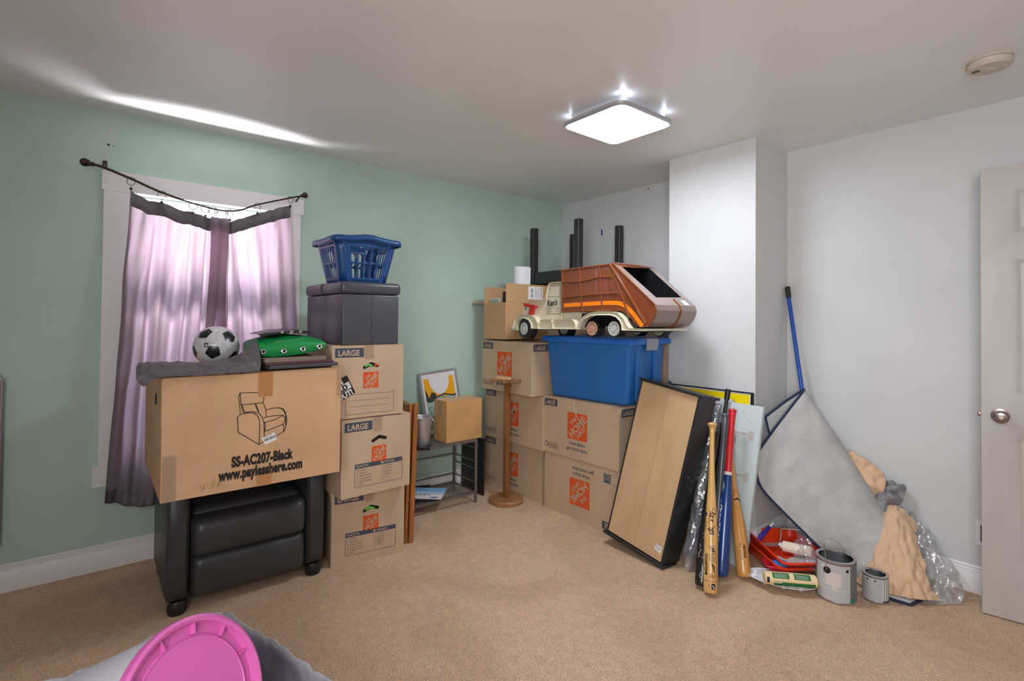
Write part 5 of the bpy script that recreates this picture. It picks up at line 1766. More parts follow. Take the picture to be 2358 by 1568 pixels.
class BatPrint:
    """wraps lettering round the barrel; a runs along the bat from knob towards tip, b round it"""
    def __init__(s, mb, prof, rot=0.0):
        s.mb, s.prof, s.rot = mb, prof, radians(rot)
    def pt(s, a, b, lift=1):
        r = bat_r(s.prof, a) + 0.0005 * lift
        th = s.rot + b / r
        return Vector((r * sin(th), -r * cos(th), a))
    def tris(s, pts, fs, mi, lift):
        s.mb.add([s.pt(a, b, lift) for a, b in pts], fs, mi)
    def text(s, body, a, b, size, mi, bold=0.0, sx=1.0, shear=0.0, lift=1):
        vs, fs = text_mesh(body, size, bold, 'LEFT', shear)
        s.tris([(a - x * sx, b + y) for x, y, z in vs], fs, mi, lift)
    def line(s, pts, w, mi, closed=False, lift=1):
        if closed:
            pts = list(pts) + [pts[0]]
        for (a, b), (c, d) in zip(pts[:-1], pts[1:]):
            L = sqrt((c - a) ** 2 + (d - b) ** 2)
            if L < 1e-6:
                continue
            n = max(1, int(L / 0.004))
            nx, ny = -(d - b) / L * w / 2, (c - a) / L * w / 2
            for i in range(n):
                p = (a + (c - a) * i / n, b + (d - b) * i / n)
                q_ = (a + (c - a) * (i + 1) / n, b + (d - b) * (i + 1) / n)
                s.tris([(p[0] + nx, p[1] + ny), (p[0] - nx, p[1] - ny), (q_[0] - nx, q_[1] - ny), (q_[0] + nx, q_[1] + ny)], [(0, 1, 2, 3)], mi, lift)
    def rect(s, a0, b0, a1, b1, mi, lift=1):
        n = 4
        for i in range(n):
            x0, x1 = b0 + (b1 - b0) * i / n, b0 + (b1 - b0) * (i + 1) / n
            s.tris([(a0, x0), (a1, x0), (a1, x1), (a0, x1)], [(0, 1, 2, 3)], mi, lift)
    def ring(s, a, b, ra, rb, w, mi, lift=1):
        s.line([(a + ra * cos(2 * pi * i / 28), b + rb * sin(2 * pi * i / 28)) for i in range(28)], w, mi, True, lift)
def bat(tip, kn, mats, label, rb=0.0325, knob=0.024, rh=0.0122, prints=None, split=None, grp='baseball bats leaning by the column', name='baseball_bat'):
    tip, kn = Vector(tip), Vector(kn)
    ax = (kn - tip)
    L = ax.length
    ax.normalize()
    toc = CAMP - tip
    fy = -(toc - ax * toc.dot(ax)).normalized()
    fx = fy.cross(ax)
    R = Matrix(((fx.x, fy.x, ax.x, tip.x), (fx.y, fy.y, ax.y, tip.y), (fx.z, fy.z, ax.z, tip.z), (0, 0, 0, 1)))
    pr = bat_prof(L, rb, rh, knob)
    root = thing(name, label, 'baseball bat', R, grp)
    if not isinstance(mats, (list, tuple)):
        mats = [mats]
    if split is None:
        parts = [('barrel', pr, mats[0])]
        cut = 0.88 * L
        a = [p for p in pr if p[0] < cut] + [(cut, bat_r(pr, cut))]
        b = [(cut, bat_r(pr, cut))] + [p for p in pr if p[0] > cut]
        parts = [('barrel', a, mats[0]), ('knob', b, mats[-1] if len(mats) > 1 and prints is None else mats[0])]
    else:
        z1, z2 = split
        a = [p for p in pr if p[0] < z1] + [(z1, bat_r(pr, z1))]
        b = [(z1, bat_r(pr, z1) + 0.0004), (z2, bat_r(pr, z2) + 0.0004)]
        c = [(z2, bat_r(pr, z2))] + [p for p in pr if p[0] > z2]
        parts = [('barrel', a, mats[0]), ('band', b, mats[2]), ('handle', c, mats[1])]
    for i, (nm, q_, m_) in enumerate(parts):
        mb = MB().lathe([(r, z) for z, r in q_], 36)
        ms = [m_]
        if nm == 'barrel' and prints:
            prints(BatPrint(mb, pr))
            ms = [m_] + [x for x in (BLACKINK, PAPER, mat('print_royal', (40, 44, 130), 0.5))]
        mb.build(nm, ms, root, sharp=50)
    return root, L
def pr_nat(B):
    L = 0.80
    B.text('Rawlings', 0.375, -0.006, 0.040, 1, 0.0008, 0.80, 0.35)
    B.line([(0.372, 0.024), (0.385, 0.012), (0.36, -0.006), (0.31, -0.012)], 0.002, 1)
    B.text('ADIRONDACK', 0.335, -0.032, 0.0085, 1, 0.0003, 1.0)
    B.rect(0.362, -0.036, 0.335 + 0.008, -0.022, 3)
    B.ring(0.196, 0.012, 0.018, 0.016, 0.0016, 1)
    B.line([(0.213, -0.010), (0.185, 0.010), (0.190, 0.024)], 0.002, 1)
    B.text('NY', 0.206, 0.004, 0.018, 1, 0.0012, 0.9)
    B.text('CHAMPIONS', 0.172, -0.028, 0.017, 1, 0.0014, 0.95)
    B.line([(0.174, -0.008), (0.174, 0.030), (0.055, 0.030), (0.055, -0.030)], 0.0018, 1)
    for i in range(6):
        B.line([(0.168, -0.004 + i * 0.005), (0.142 - (i % 3) * 0.004, -0.004 + i * 0.005)], 0.0016, 1)
        B.line([(0.088, -0.004 + i * 0.005), (0.064 + (i % 3) * 0.004, -0.004 + i * 0.005)], 0.0016, 1)
    for i in range(7):
        B.line([(0.132 - i * 0.005, 0.002 + i * 0.002), (0.122 - i * 0.005, 0.018 + (i % 2) * 0.003)], 0.003, 1)
    B.rect(0.046, 0.004, 0.020, 0.022, 1)
    B.line([(0.040, 0.010), (0.028, 0.014), (0.024, 0.019)], 0.003, 2, lift=2)
    B.text('OFFICIAL', 0.046, -0.008, 0.006, 1, 0.0002)
def pr_ylw(B):
    rr = random.Random(6)
    for i in range(16):
        a = 0.05 + 0.24 * rr.random()
        b = -0.028 + 0.05 * rr.random()
        pts = [(a, b)]
        for k in range(3):
            a -= 0.004 + rr.random() * 0.006
            b += (rr.random() - 0.5) * 0.014
            pts.append((a, b))
        B.line(pts, 0.0016, 2)
def pr_rb(B):
    B.ring(0.44, -0.034, 0.030, 0.018, 0.0018, 2)
    B.line([(0.455, -0.026), (0.435, -0.020), (0.425, -0.030)], 0.003, 2)
    rr = random.Random(3)
    for i in range(7):
        a = 0.325 - i * 0.024
        B.line([(a, -0.036), (a - 0.006, -0.020 - 0.006 * rr.random()), (a - 0.014, -0.034), (a - 0.018, -0.024 + 0.006 * rr.random())], 0.0045, 2)
    B.ring(0.328, -0.030, 0.014, 0.010, 0.0045, 2)
    for i in range(4):
        B.line([(0.372 - i * 0.006, -0.034), (0.372 - i * 0.006, -0.026)], 0.002, 2)
        B.line([(0.130 - i * 0.007, -0.036), (0.130 - i * 0.007, -0.030)], 0.002, 2)
def pr_R(B):
    B.ring(0.375, 0.004, 0.045, 0.021, 0.0016, 1)
    B.text('R', 0.398, -0.008, 0.058, 1, 0.0012, 0.8, 0.35)
    B.text('BIG STICK', 0.155, 0.012, 0.015, 1, 0.0010, 0.95, 0.25)
    B.text('MARK McGWIRE', 0.160, -0.006, 0.012, 1, 0.0, 0.90)
    B.text('PROFESSIONAL MODEL', 0.145, -0.020, 0.0055, 1, 0.0, 0.9)
bat((2.092, 2.312, 0.012), (1.966, 2.545, 0.778), [BATW], 'natural light wood bat with script and a printed champions panel, nearest the viewer', prints=pr_nat)
bat((2.030, 2.335, 0.012), (1.905, 2.68, 0.70), [mat('bat_black', (26, 28, 26), 0.3, coat=0.4)], 'black bat with pale scribbled signatures, half hidden behind the light wood bat', prints=pr_ylw)
bat((2.035, 2.512, 0.012), (1.957, 2.775, 0.826), [mat('bat_blue', (20, 62, 132), 0.25, coat=0.5), mat('bat_red', (204, 28, 38), 0.25, coat=0.5), mat('bat_white_band', (226, 216, 212), 0.4)], 'bat with blue barrel, white ring and red handle', rb=0.0345, rh=0.0165, knob=0.024, prints=pr_rb, split=(0.50, 0.517))
bat((2.118, 2.590, 0.012), (1.925, 2.80, 0.62), [BATW2], 'amber wood bat with a ringed letter R, tilted left, rightmost of the bats', rb=0.034, prints=pr_R)
bat((1.975, 2.545, 0.012), (1.905, 2.795, 0.790), [mat('bat_charcoal', (92, 95, 104), 0.3, metal=0.2, coat=0.3)], 'charcoal grey bat leaning just left of the red-handled bat', rb=0.031, rh=0.0165, knob=0.026)
h = thing('black_rod', 'slim black rod with rubber end cap, tallest thing leaning among the bats', 'rod', Matrix.Identity(4))
MB().tube([(1.862, 2.655, 0.0), (1.868, 2.875, 0.86)], 0.011, 16).build('shaft', BLACKP, h)
MB().tube([(1.868, 2.875, 0.855), (1.8685, 2.891, 0.915)], 0.0155, 16).build('cap', BLACKP, h)
h = thing('cane_tip', 'short dark rod end poking up behind the top of the leaning cabinet', 'rod', Matrix.Identity(4))
MB().tube([(1.485, 2.80, 0.0), (1.472, 2.895, 0.905), (1.472, 2.897, 0.925)], [0.010, 0.010, 0.007], 14).build('shaft', BLACKP, h)

# plastic-wrapped tube
wp = thing('wrapped_tube', 'long dark tube wrapped in crinkled clear plastic, leaning beside the cabinet', 'package', Matrix.Identity(4))
WA, WB_ = Vector((1.888, 2.460, 0.07)), Vector((1.852, 2.800, 0.835))
MB().tube([WA, WB_], 0.026, 18).build('tube', mat('navy_black', (52, 58, 74), 0.5), wp)
mb = MB()
P = []
NN = 60
ax = (WB_ - WA)
for i in range(NN + 1):
    t = i / NN
    c = WA.lerp(WB_, -0.08 + 1.12 * t)
    c.z = max(c.z, 0.004)
    row = []
    taper = 1.0 if t > 0.09 else 0.35 + 7 * t
    for j in range(28):
        a = 2 * pi * j / 28
        r = (0.034 + 0.010 * noise.noise(Vector((cos(a) * 2, sin(a) * 2, t * 22)))) * (taper if t < 0.93 else 1.0)
        u = Vector((1, 0.1, 0)).normalized()
        v = ax.normalized().cross(u)
        row.append(c + u * cos(a) * r + v * sin(a) * r)
    P.append(row)
mb.grid(P, wrap=True)
FILM = film('clear_film', 0.20, 0.12, (210, 214, 220))
mb.build('plastic_film', FILM, wp)

# ------------------------------------------------------------------ blue pole in the corner
bp_ = thing('blue_pole', 'blue extension pole with black grip leaning in the corner behind the rolled rug', 'pole', Matrix.Identity(4))
MB().tube([(2.024, 3.325, 1.47), (2.128, 3.262, 0.90), (2.235, 3.21, 0.25), (2.275, 3.19, 0.0)], 0.0115, 18).build('shaft', mat('pole_blue', (18, 78, 176), 0.3), bp_)
MB().tube([(2.0145, 3.3305, 1.532), (2.016, 3.330, 1.528), (2.0255, 3.324, 1.462)], [0.010, 0.0145, 0.0145], 18).build('grip', BLACKP, bp_)

# ------------------------------------------------------------------ folded rug leaning in the corner
rg = thing('folded_rug', 'folded grey woven rug with navy binding, leaning on the white wall in the corner', 'rug', XF((0, 0, 0)))
RUGM = bpy.data.materials.new('rug_backing_weave')
RUGM.use_nodes = True
_nt = RUGM.node_tree
_b = _nt.nodes['Principled BSDF']
_b.inputs['Roughness'].default_value = 0.9
_uv = _nt.nodes.new('ShaderNodeUVMap')
_wv = _nt.nodes.new('ShaderNodeTexWave')
_wv.bands_direction = 'Y'
_wv.inputs['Scale'].default_value = 42.0
_wv.inputs['Distortion'].default_value = 0.6
_wv.inputs['Detail'].default_value = 2
_nt.links.new(_uv.outputs[0], _wv.inputs['Vector'])
_nz = _nt.nodes.new('ShaderNodeTexNoise')
_nz.inputs['Scale'].default_value = 9
_nz.inputs['Detail'].default_value = 6
_nt.links.new(_uv.outputs[0], _nz.inputs['Vector'])
_r1 = _nt.nodes.new('ShaderNodeValToRGB')
_r1.color_ramp.elements[0].color = lin((172, 174, 176))
_r1.color_ramp.elements[1].color = lin((212, 212, 212))
_nt.links.new(_wv.outputs['Fac'], _r1.inputs[0])
_r2 = _nt.nodes.new('ShaderNodeValToRGB')
_r2.color_ramp.elements[0].position = 0.3
_r2.color_ramp.elements[1].position = 0.65
_r2.color_ramp.elements[0].color = (0.78, 0.78, 0.79, 1)
_r2.color_ramp.elements[1].color = (1, 1, 1, 1)
_nt.links.new(_nz.outputs['Fac'], _r2.inputs[0])
_mx = _nt.nodes.new('ShaderNodeMix')
_mx.data_type = 'RGBA'
_mx.blend_type = 'MULTIPLY'
_mx.inputs[0].default_value = 1
_nt.links.new(_r1.outputs[0], _mx.inputs[6])
_nt.links.new(_r2.outputs[0], _mx.inputs[7])
_nt.links.new(_mx.outputs[2], _b.inputs['Base Color'])
_bp = _nt.nodes.new('ShaderNodeBump')
_bp.inputs['Strength'].default_value = 0.35
_bp.inputs['Distance'].default_value = 0.003
_nt.links.new(_wv.outputs['Fac'], _bp.inputs['Height'])
_nt.links.new(_bp.outputs[0], _b.inputs['Normal'])
NAVY = mat('navy_binding', (32, 42, 76), 0.75, bump=0.3, bscale=300, bdist=0.001)
# stations from the top end down to the floor: left edge, middle, right fold, back-layer left edge
ST = [  # left edge front, mid front, right fold, mid back, left back
    [(2.022, 2.905, 0.560), (2.105, 2.99, 0.735), (2.188, 3.10, 0.912), (2.165, 3.16, 0.918), (2.095, 3.10, 0.850), (2.024, 3.02, 0.765)],
    [(2.050, 2.900, 0.405), (2.170, 2.985, 0.580), (2.300, 3.12, 0.715), (2.300, 3.20, 0.700), (2.200, 3.16, 0.600), (2.085, 3.05, 0.500)],
    [(2.170, 2.925, 0.280), (2.285, 2.990, 0.420), (2.425, 3.14, 0.500), (2.430, 3.24, 0.475), (2.310, 3.20, 0.410), (2.195, 3.06, 0.320)],
    [(2.300, 2.965, 0.160), (2.400, 3.000, 0.265), (2.540, 3.15, 0.310), (2.550, 3.26, 0.280), (2.430, 3.22, 0.240), (2.320, 3.08, 0.170)],
    [(2.405, 2.995, 0.060), (2.500, 3.010, 0.120), (2.640, 3.13, 0.170), (2.650, 3.24, 0.140), (2.540, 3.22, 0.110), (2.430, 3.10, 0.060)],
    [(2.480, 3.015, 0.004), (2.590, 3.010, 0.012), (2.725, 3.07, 0.045), (2.735, 3.16, 0.040), (2.630, 3.20, 0.030), (2.500, 3.12, 0.010)],
]
P = surf(ST, 48, 60, 0.003, 7, 4)
me_mb = MB().grid(P)
ru = me_mb.build('rug_body', RUGM, rg, recalc=False)
uvl = ru.data.uv_layers.new(name='UVMap')
NV = 60
for poly in ru.data.polygons:
    for li in poly.loop_indices:
        vi = ru.data.loops[li].vertex_index
        uvl.data[li].uv = (vi // NV / 47 * 1.15, (vi % NV) / 59 * 0.9)
solidify(ru, 0.008)
def edge_tube(pts, name, r=0.0075):
    MB().tube(pts, r, 8).build(name, NAVY, rg)
edge_tube(P[0], 'top_binding')
edge_tube([P[i][0] for i in range(48)], 'side_binding')
edge_tube([P[i][-1] for i in range(48)], 'side_binding', 0.006)
edge_tube(P[-1], 'bottom_binding')
# corner flap of the rug lying flat on the carpet
fl_ = MB().grid([[(2.60, 2.950, 0.008), (2.66, 2.950, 0.008), (2.715, 2.965, 0.008)], [(2.60, 3.06, 0.010), (2.66, 3.06, 0.010), (2.735, 3.05, 0.010)]])
solidify(fl_.build('corner_flap', mat('rug_white_pile', (206, 208, 206), 0.9), rg, recalc=False), 0.006)
MB().tube([(2.56, 2.955, 0.008), (2.66, 2.948, 0.008), (2.718, 2.960, 0.008), (2.740, 3.05, 0.010)], 0.007, 8).build('corner_binding', NAVY, rg)

# ------------------------------------------------------------------ cloths
BEI = mat('beige_cloth', (216, 182, 148), 0.75, bump=0.1, bscale=60, bdist=0.002, sheen=0.2)
def cloth(name, rows, m, label, cat, nu=60, nv=60, amp=0.02, sc=11, seed=0.0, th=0.002, zmin=0.006, aniso=(1, 1, 1)):
    P = surf(rows, nu, nv, amp, sc, seed, aniso, zmin)
    for r_ in P:
        for p in r_:
            p.y = min(p.y, DY - 0.016 if p.z < 0.14 else DY - 0.004)
    o = MB().grid(P).build(name, m, recalc=False)
    solidify(o, th)
    return tag(o, label, cat)
cloth('beige_cloth', [[(2.30, 3.345, 0.52), (2.36, 3.345, 0.57), (2.43, 3.345, 0.55), (2.50, 3.345, 0.50)],
                      [(2.325, 3.29, 0.555), (2.375, 3.285, 0.575), (2.455, 3.29, 0.560), (2.530, 3.30, 0.500)],
                      [(2.345, 3.255, 0.535), (2.410, 3.245, 0.530), (2.470, 3.250, 0.510), (2.540, 3.275, 0.465)],
                      [(2.385, 3.235, 0.470), (2.430, 3.225, 0.455), (2.480, 3.235, 0.435), (2.525, 3.265, 0.420)],
                      [(2.445, 3.240, 0.375), (2.460, 3.235, 0.370), (2.480, 3.240, 0.375), (2.500, 3.260, 0.385)]], BEI,
      'beige cloth folded over the top edge of the rug, against the white wall', 'cloth', amp=0.022, sc=13, seed=2)
cloth('grey_plastic_sheet', [[(2.46, 3.335, 0.36), (2.50, 3.345, 0.45), (2.56, 3.345, 0.46), (2.61, 3.345, 0.44)],
                             [(2.465, 3.260, 0.375), (2.505, 3.255, 0.430), (2.555, 3.275, 0.445), (2.617, 3.285, 0.425)],
                             [(2.480, 3.235, 0.345), (2.520, 3.225, 0.375), (2.560, 3.235, 0.375), (2.610, 3.265, 0.380)],
                             [(2.505, 3.220, 0.300), (2.535, 3.215, 0.320), (2.560, 3.225, 0.325), (2.585, 3.245, 0.345)],
                             [(2.540, 3.215, 0.245), (2.550, 3.210, 0.255), (2.562, 3.215, 0.265), (2.575, 3.230, 0.290)]],
      mat('grey_vinyl_sheet', (128, 128, 132), 0.35, bump=0.2, bscale=20, bdist=0.004), 'crumpled shiny grey sheet wedged between the two beige cloths', 'sheet', amp=0.03, sc=16, seed=7)
cloth('beige_cloth', [[(2.545, 3.265, 0.345), (2.575, 3.250, 0.365), (2.600, 3.250, 0.365), (2.640, 3.270, 0.335), (2.668, 3.290, 0.270)],
                      [(2.540, 3.200, 0.320), (2.570, 3.180, 0.345), (2.605, 3.180, 0.345), (2.650, 3.200, 0.300), (2.680, 3.235, 0.250)],
                      [(2.530, 3.140, 0.235), (2.570, 3.110, 0.245), (2.620, 3.110, 0.245), (2.670, 3.130, 0.230), (2.705, 3.170, 0.215)],
                      [(2.490, 3.075, 0.140), (2.550, 3.025, 0.140), (2.625, 3.020, 0.145), (2.695, 3.050, 0.150), (2.740, 3.120, 0.140)],
                      [(2.455, 3.050, 0.060), (2.530, 2.985, 0.065), (2.620, 2.975, 0.070), (2.710, 3.000, 0.080), (2.765, 3.080, 0.070)],
                      [(2.465, 3.010, 0.010), (2.540, 2.965, 0.012), (2.630, 2.965, 0.020), (2.725, 2.990, 0.028), (2.810, 3.090, 0.022)]],
      BEI, 'long beige cloth hanging in folds down to the carpet in front of the rug', 'cloth', nu=90, nv=120, amp=0.017, sc=9, seed=11, aniso=(2.4, 1.8, 0.35))
cloth('plastic_sheeting', [[(2.60, 3.345, 0.30), (2.64, 3.345, 0.33), (2.66, 3.345, 0.30), (2.70, 3.350, 0.24)],
                           [(2.63, 3.31, 0.21), (2.69, 3.30, 0.22), (2.74, 3.30, 0.20), (2.79, 3.325, 0.15)],
                           [(2.67, 3.25, 0.10), (2.74, 3.22, 0.11), (2.80, 3.22, 0.10), (2.84, 3.29, 0.09)],
                           [(2.66, 3.18, 0.03), (2.74, 3.12, 0.03), (2.81, 3.13, 0.03), (2.86, 3.24, 0.04)],
                           [(2.66, 3.10, 0.008), (2.73, 3.04, 0.008), (2.80, 3.07, 0.008), (2.865, 3.16, 0.010)]],
      film('milky_film', 0.14, 0.20, (226, 228, 232), 26), 'clear crumpled plastic sheeting on the carpet beside the beige cloth and baseboard', 'plastic sheet', amp=0.035, sc=14, seed=5)

# ------------------------------------------------------------------ paint trays, roller, cans and small things
TRAY = mat('tray_orange_red', (232, 62, 28), 0.3)
def paint_tray(M, label, m, paint=True):
    root = thing('paint_tray', label, 'paint tray', M, 'nested orange-red paint trays')
    # x along the length: deep well at -x, ramp up to +x
    L_, W_ = 0.40, 0.27
    secs = []
    spec_ = [(0.0, 0.078), (0.026, 0.074), (0.030, 0.066)]
    rim = densify(rrect(L_, W_, 0.035, 6))
    def ring_(k, zf):
        return [(x * k + (0.0 if k == 1 else 0.0), y * k, zf(x * k)) for x, y in rim]
    def floorz(x):
        t_ = (x + L_ / 2) / L_
        return 0.004 + max(0, (t_ - 0.35)) * 0.085
    rows_ = [ring_(1.06, lambda x: 0.070), ring_(1.055, lambda x: 0.078), ring_(1.0, lambda x: 0.080), ring_(0.965, lambda x: 0.070), ring_(0.92, lambda x: max(floorz(x) + 0.006, 0.012)), ring_(0.88, lambda x: floorz(x))]
    mb = MB().grid(rows_, wrap=True)
    for j in range(12):
        pass
    mb.add(rows_[-1], [list(range(len(rim)))])
    o = mb.build('tray', m, root, sharp=60)
    solidify(o, 0.002)
    if paint:
        mb = MB()
        n_ = 22
        G = []
        for i in range(n_ + 1):
            row = []
            for j in range(n_ + 1):
                x = -L_ * 0.46 + L_ * 0.90 * i / n_
                y = (-W_ * 0.445 + W_ * 0.89 * j / n_) * (1 - 0.06 * abs(noise.noise(Vector((x * 20, 3, j * 0.2)))))
                row.append((x, y, floorz(x) + 0.0035 + 0.03 * max(0, (abs(j / n_ - 0.5) - 0.44)) * 8))
            G.append(row)
        mb.grid(G)
        mb.build('dried_paint', mat('dried_white_paint', (206, 200, 200), 0.45, var=0.05, vscale=20), root)
    return root
paint_tray(XF((2.175, 2.912, 0.004), -38), 'orange-red paint tray lying on the carpet under the other tray', TRAY, False)
paint_tray(XF((2.190, 2.925, 0.036), -38, 0, 1.5), 'orange-red paint tray with dried white paint, stacked on the other tray', TRAY, True)
rl = thing('paint_roller', 'cream paint roller on a bent wire frame, resting on the paint tray', 'paint roller', Matrix.Identity(4))
ra, rb_ = Vector((2.170, 2.900, 0.108)), Vector((2.300, 2.945, 0.108))
NAP = mat('roller_nap', (238, 224, 206), 0.95, bump=0.6, bscale=160, bdist=0.004)
MB().tube([ra.lerp(rb_, t_) for t_ in (0, 0.03, 0.5, 0.97, 1)], [0.021, 0.026, 0.027, 0.026, 0.021], 24).build('cover', NAP, rl)
MB().tube([ra - (rb_ - ra) * 0.07, ra], 0.014, 16).build('end_cap', PAPER, rl)
MB().tube([ra - (rb_ - ra) * 0.02, ra - (rb_ - ra) * 0.12 + Vector((0, 0, 0.0)), (2.155, 2.915, 0.135), (2.152, 2.925, 0.182), (2.158, 2.930, 0.188), (2.21, 2.945, 0.197), (2.285, 2.97, 0.205)], 0.0038, 8).build('wire_frame', CHROME, rl)
pf_ = surf([[(2.17, 3.05, 0.19), (2.22, 3.03, 0.20), (2.27, 3.00, 0.17)], [(2.21, 2.97, 0.16), (2.26, 2.95, 0.17), (2.31, 2.93, 0.15)], [(2.24, 2.88, 0.10), (2.30, 2.87, 0.12), (2.36, 2.86, 0.10)], [(2.28, 2.80, 0.07), (2.34, 2.79, 0.08), (2.39, 2.80, 0.07)]], 24, 24, 0.02, 18, 3)
o = MB().grid(pf_).build('plastic_bag', FILM, recalc=False)
tag(o, 'thin clear plastic bag crumpled over the paint roller and tray end', 'plastic bag')

def paint_can(M, R_, H_, label, lab_fn, group='open paint cans on the carpet', bail=True):
    root = thing('paint_can', label, 'paint can', M, group)
    CAN = mat('can_steel', (176, 178, 182), 0.25, metal=0.85)
    MB().lathe([(0, 0.001), (R_ - 0.003, 0.0), (R_, 0.003), (R_, 0.006), (R_ - 0.0015, 0.009), (R_ - 0.0015, H_ - 0.010), (R_ + 0.001, H_ - 0.006), (R_ + 0.001, H_ - 0.001), (R_ - 0.002, H_)], 56).build('body', CAN, root)
    MB().lathe([(R_ - 0.002, H_), (R_ - 0.006, H_ - 0.003), (R_ - 0.009, H_ - 0.001), (R_ - 0.013, H_ - 0.001), (R_ - 0.014, H_ - 0.006), (R_ - 0.006, H_ - 0.02), (R_ - 0.004, 0.05)], 56).build('rim', CHROME, root)
    MB().lathe([(R_ - 0.004, H_ * 0.45), (0, H_ * 0.45)], 40).build('inside', mat('grey_paint_inside', (118, 120, 120), 0.35), root)
    lb = MB()
    lab_fn(lb, R_ - 0.0008, H_)
    lb.build('paper_label', [mat('can_label_silver', (190, 190, 194), 0.4), mat('can_label_grey', (112, 112, 114), 0.5), PAPER, mat('can_label_teal', (24, 130, 100), 0.5), BLACKINK, mat('paint_smear', (214, 208, 206), 0.4)], root)
    if bail:
        for s_ in (1, -1):
            MB().lathe([(0, 0.0), (0.016, 0.0), (0.016, 0.003), (0.007, 0.005), (0.0, 0.0052)], 20, M=Matrix.Translation((0, s_ * (R_ - 0.002), H_ - 0.045)) @ Matrix.Rotation(radians(-90 * s_), 4, 'X')).build('ear', BLACKP, root)
        pts = catmull([(0, (R_ + 0.004), H_ - 0.045), (-0.004, R_ + 0.004, H_ + 0.010), (-0.03, R_ * 0.55, H_ + 0.055), (-0.045, 0, H_ + 0.066), (-0.03, -R_ * 0.55, H_ + 0.055), (-0.004, -R_ - 0.004, H_ + 0.010), (0, -R_ - 0.004, H_ - 0.045)], 40)
        MB().tube(pts, 0.0018, 6).build('bail_handle', CHROME, root)
    return root
def wrap(mb, r, a0, a1, z0, z1, mi, lift=0.0):
    n = max(2, int(abs(a1 - a0) / 6))
    G = [[((r + lift) * cos(radians(a0 + (a1 - a0) * i / n)), (r + lift) * sin(radians(a0 + (a1 - a0) * i / n)), z) for z in (z0, z1)] for i in range(n + 1)]
    mb.grid(G, mi)
def lab_big(mb, r, h):
    # 0 deg faces +x of the can
    wrap(mb, r, -180, 180, 0.010, h - 0.012, 1)
    wrap(mb, r, -130, -22, 0.010, h - 0.014, 0, 0.0004)
    wrap(mb, r, -128, -24, 0.062, 0.064, 2, 0.0007)
    wrap(mb, r, -96, -50, h * 0.42, h - 0.05, 5, 0.0008)
    wrap(mb, r, -76, -58, h * 0.34, h - 0.05, 5, 0.0008)
    wrap(mb, r, -110, -96, h - 0.035, h - 0.03, 2, 0.0008)
    wrap(mb, r, -36, -28, h - 0.042, h - 0.028, 4, 0.0008)
    wrap(mb, r, -22, 130, 0.010, 0.028, 3, 0.0005)
    wrap(mb, r, -5, 18, 0.014, 0.095, 0, 0.0006)
    wrap(mb, r, -4, 17, 0.055, 0.094, 1, 0.0010)
    wrap(mb, r, -4, 17, 0.016, 0.052, 1, 0.0010)
    for k in range(4):
        wrap(mb, r, 22, 60, 0.04 + 0.02 * k, 0.043 + 0.02 * k, 0, 0.0008)
def lab_small(mb, r, h):
    wrap(mb, r, -180, 180, 0.008, h - 0.010, 0)
    for k in range(9):
        wrap(mb, r, -120, -35, 0.02 + 0.010 * k, 0.0208 + 0.010 * k, 1, 0.0005)
    for k in range(4):
        wrap(mb, r, -24 + 13 * k, -18 + 13 * k, 0.010, h - 0.012, 2, 0.0006)
        wrap(mb, r, -19 + 13 * k, -17 + 13 * k, 0.010, h - 0.012, 4, 0.0006)
    wrap(mb, r, -24, 40, 0.008, 0.014, 4, 0.0008)
    wrap(mb, r, -95, -88, h - 0.024, h - 0.016, 4, 0.0006)
    wrap(mb, r, -62, -55, h - 0.024, h - 0.016, 4, 0.0006)
paint_can(XF((2.468, 2.782, 0.001), -6), 0.084, 0.192, 'large open paint can with grey and silver label and wire handle', lab_big)
paint_can(XF((2.594, 2.908, 0.001), -18), 0.0535, 0.123, 'small open paint can with pale striped label, right of the large can', lab_small, bail=False)

# white palette with wells, red cup, blue lump, roller cover pack
pa = thing('paint_palette', 'white oval plastic palette with round wells, nearest the viewer on the carpet', 'palette', XF((2.258, 2.665, 0.006), 20))
WPL = mat('palette_white', (228, 228, 234), 0.3)
NR, NT = 26, 64
G = []
for i in range(NR + 1):
    rr_ = i / NR
    row = []
    for j in range(NT):
        a = 2 * pi * j / NT
        x, y = 0.155 * rr_ * cos(a), 0.092 * rr_ * sin(a)
        z = 0.030
        for k in range(9):
            b = 2 * pi * k / 9
            wx, wy = 0.122 * cos(b), 0.063 * sin(b)
            d = sqrt((x - wx) ** 2 + (y - wy) ** 2)
            if d < 0.021:
                z -= 0.019 * (cos(pi * d / 0.021) * 0.5 + 0.5)
        if rr_ > 0.93:
            z += 0.004
        row.append((x, y, z))
    G.append(row)
mb = MB().grid(G[1:], wrap=True)
mb.add(G[1], [list(range(NT))])
solidify(mb.build('palette', WPL, pa, recalc=False), 0.0015)
rc = thing('red_tray_cup', 'small red plastic tub with a blue lump in it, on the white palette', 'tub', XF((2.225, 2.745, 0.043), 36))
RP = mat('cup_red', (206, 24, 52), 0.35)
mb = MB().grid([[(x * 0.75, y * 0.7, 0.0) for x, y in rrect(0.13, 0.075, 0.012, 4)], [(x, y, 0.034) for x, y in rrect(0.13, 0.075, 0.012, 4)], [(x, y, 0.034) for x, y in rrect(0.15, 0.09, 0.012, 4)], [(x, y, 0.030) for x, y in rrect(0.152, 0.092, 0.012, 4)]], wrap=True)
q_ = [(x * 0.75, y * 0.7, 0.0) for x, y in rrect(0.13, 0.075, 0.012, 4)]
mb.add(q_, [list(range(len(q_)))])
mb.build('tub', RP, rc)
